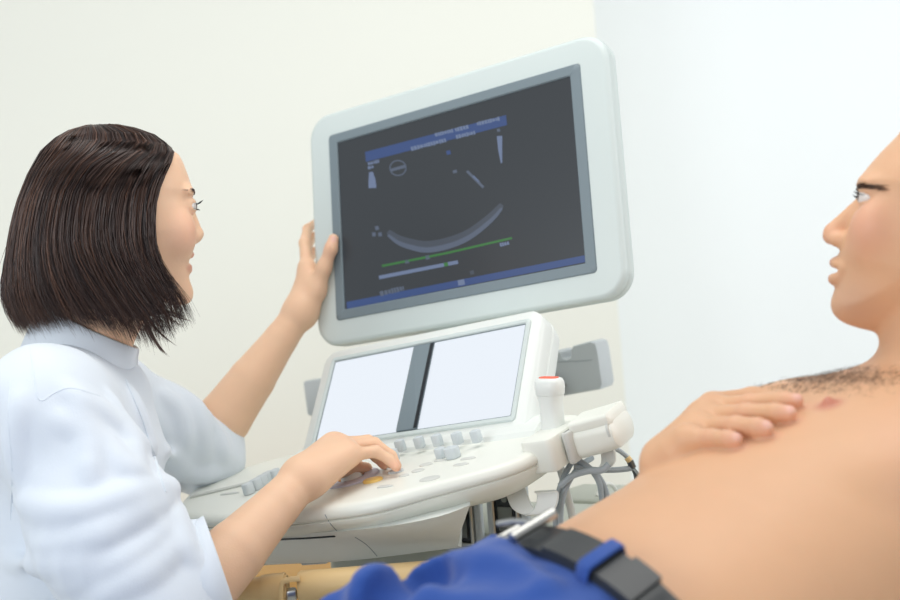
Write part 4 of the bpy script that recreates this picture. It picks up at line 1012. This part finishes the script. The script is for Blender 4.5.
# belt: a band round the waist with loops and a buckle
def waist(phi, t, g):
    a = np.interp(t, tk, aw)+g; b = np.interp(t, tk, bw_)+g; f0 = np.interp(t, tk, fz)+g
    return tp_(t, 0)+SD_*(-math.sin(phi)*a)+NR*(f0-b+b*math.cos(phi))
BT, BH = .0, .042
rows = []
for phi in np.linspace(0, 2*PI, 90, endpoint=False): rows.append([waist(phi, BT+k*BH, g) for k, g in ((-1,.0135),(-.96,.0165),(.96,.0165),(1,.0135),(1,.010),(-1,.010))])
rows.append(rows[0]); m = MB(); m.add(*loft(rows, False, False)); belt = m.build('belt', 'leather', man, auto=50)
rows = []
for phi in np.linspace(.10, .86, 22):
    gg = .0195 if phi < .80 else .018
    rows.append([waist(phi, BT+k*BH*(1 if phi < .78 else .8), g) for k, g in ((-.92,.0168),(-.9,gg),(.9,gg),(.92,.0168))])
m = MB(); m.add(*loft(rows)); m.build('belt_tongue', 'leather', belt, auto=50)
# buckle: a steel frame standing a little off the belt
m = MB(); bc_ = [waist(p_, BT+k*1.14*BH, .026 if p_ > -.2 else .017) for p_, k in ((-.40,-1),(-.40,1),(-.06,1),(-.06,-1))]
m.add(*tube([*bc_, bc_[0]+(bc_[1]-bc_[0])*.02], .0034, 10)); m.add(*tube([bc_[3]+(bc_[2]-bc_[3])*t for t in (-.06,.5,1.06)], .0048, 10)); m.build('buckle', 'metal', belt)
m = MB(); m.add(*tube([waist(p_, BT, .029) for p_ in (-.38,-.22,-.05)], .0028, 8)); m.build('buckle_prong', 'metal', belt)
for phi, w_ in ((.43,.085),(1.5,.07),(-.75,.08),(2.6,.07),(-1.9,.07)):
    rows = []
    for k, g in ((-1.25,.013),(-1.12,.0225),(-.9,.0245),(.9,.0245),(1.12,.0225),(1.25,.013)): rows.append([waist(phi+dp*w_, BT+k*BH, g+dg) for dp, dg in ((-.5,-.001),(-.42,.0012),(.42,.0012),(.5,-.001),(.42,-.002),(-.42,-.002))])
    m = MB(); m.add(*loft(rows)); m.build('belt_loop', 'blue', trousers, auto=50)
rows = []
for phi in np.linspace(.56, .74, 10): rows.append([waist(phi, BT+k*BH, g) for k, g in ((-1.04,.018),(-1.0,.0225),(1.0,.0225),(1.04,.018))])
m = MB(); m.add(*loft(rows)); put(m.build('belt_keeper', 'leather', belt, auto=50), 'shiny black keeper band')
# bare feet are beyond the frame: plain socks end the legs
for an in (anN, anF):
    S = Sdf(); S.chain([an-kx*.0, an-kx*.06, an-kx*.09+Z*.10], [.045,.045,.034], .03)
    V, Q = S.mesh(an-A([.2,.1,.1]), an+A([.1,.1,.2]), .006); obj('sock', V, Q, 'navy', man)

# ------------------------------------------------------------------ camera and light
cam = bpy.data.cameras.new('camera'); co = bpy.data.objects.new('camera', cam); C.objects.link(co)
co.matrix_world = Matrix([[CR[0], CU[0], -CF[0], CAM[0]], [CR[1], CU[1], -CF[1], CAM[1]], [CR[2], CU[2], -CF[2], CAM[2]], [0,0,0,1]])
cam.lens = 50; cam.sensor_width = 36; cam.clip_start = .02
cam.dof.use_dof = True; cam.dof.focus_distance = 1.55; cam.dof.aperture_fstop = 4.0
sc = bpy.context.scene; sc.camera = co
w = bpy.data.worlds.new('daylight'); sc.world = w; w.use_nodes = True
bg = w.node_tree.nodes['Background']; bg.inputs['Color'].default_value = (.95,.98,1,1); bg.inputs['Strength'].default_value = .56
def area(name, loc, look, sx, sy, power, col=(1,1,1)):
    l = bpy.data.lights.new(name, 'AREA'); l.shape = 'RECTANGLE'; l.size = sx; l.size_y = sy; l.energy = power; l.color = col
    o = bpy.data.objects.new(name, l); C.objects.link(o); o.location = loc
    o.rotation_euler = (Vector(look)-Vector(loc)).to_track_quat('-Z', 'Y').to_euler(); return o
area('ceiling_lamp', (.1,1.3,2.65), (.1,1.4,0), 1.8, 1.2, 20, (1,.98,.94))
area('window_light', (-2.4,-.6,1.7), (0,1.6,1.1), 1.6, 1.4, 30, (.92,.97,1))
area('window_light_right', (2.9,1.4,1.9), (.9,3.4,1.3), 1.3, 1.4, 29, (.96,.98,1))
area('front_fill_light', (-.5,-1.3,1.5), (0,1.7,.9), 2.0, 1.8, 13, (.97,.98,1))  # added fill from behind the camera, lifts the console's lower front
sc.view_settings.view_transform = 'Standard'; sc.view_settings.look = 'None'; sc.view_settings.gamma = 1; sc.view_settings.use_curve_mapping = False
sc.view_settings.exposure = 0.0
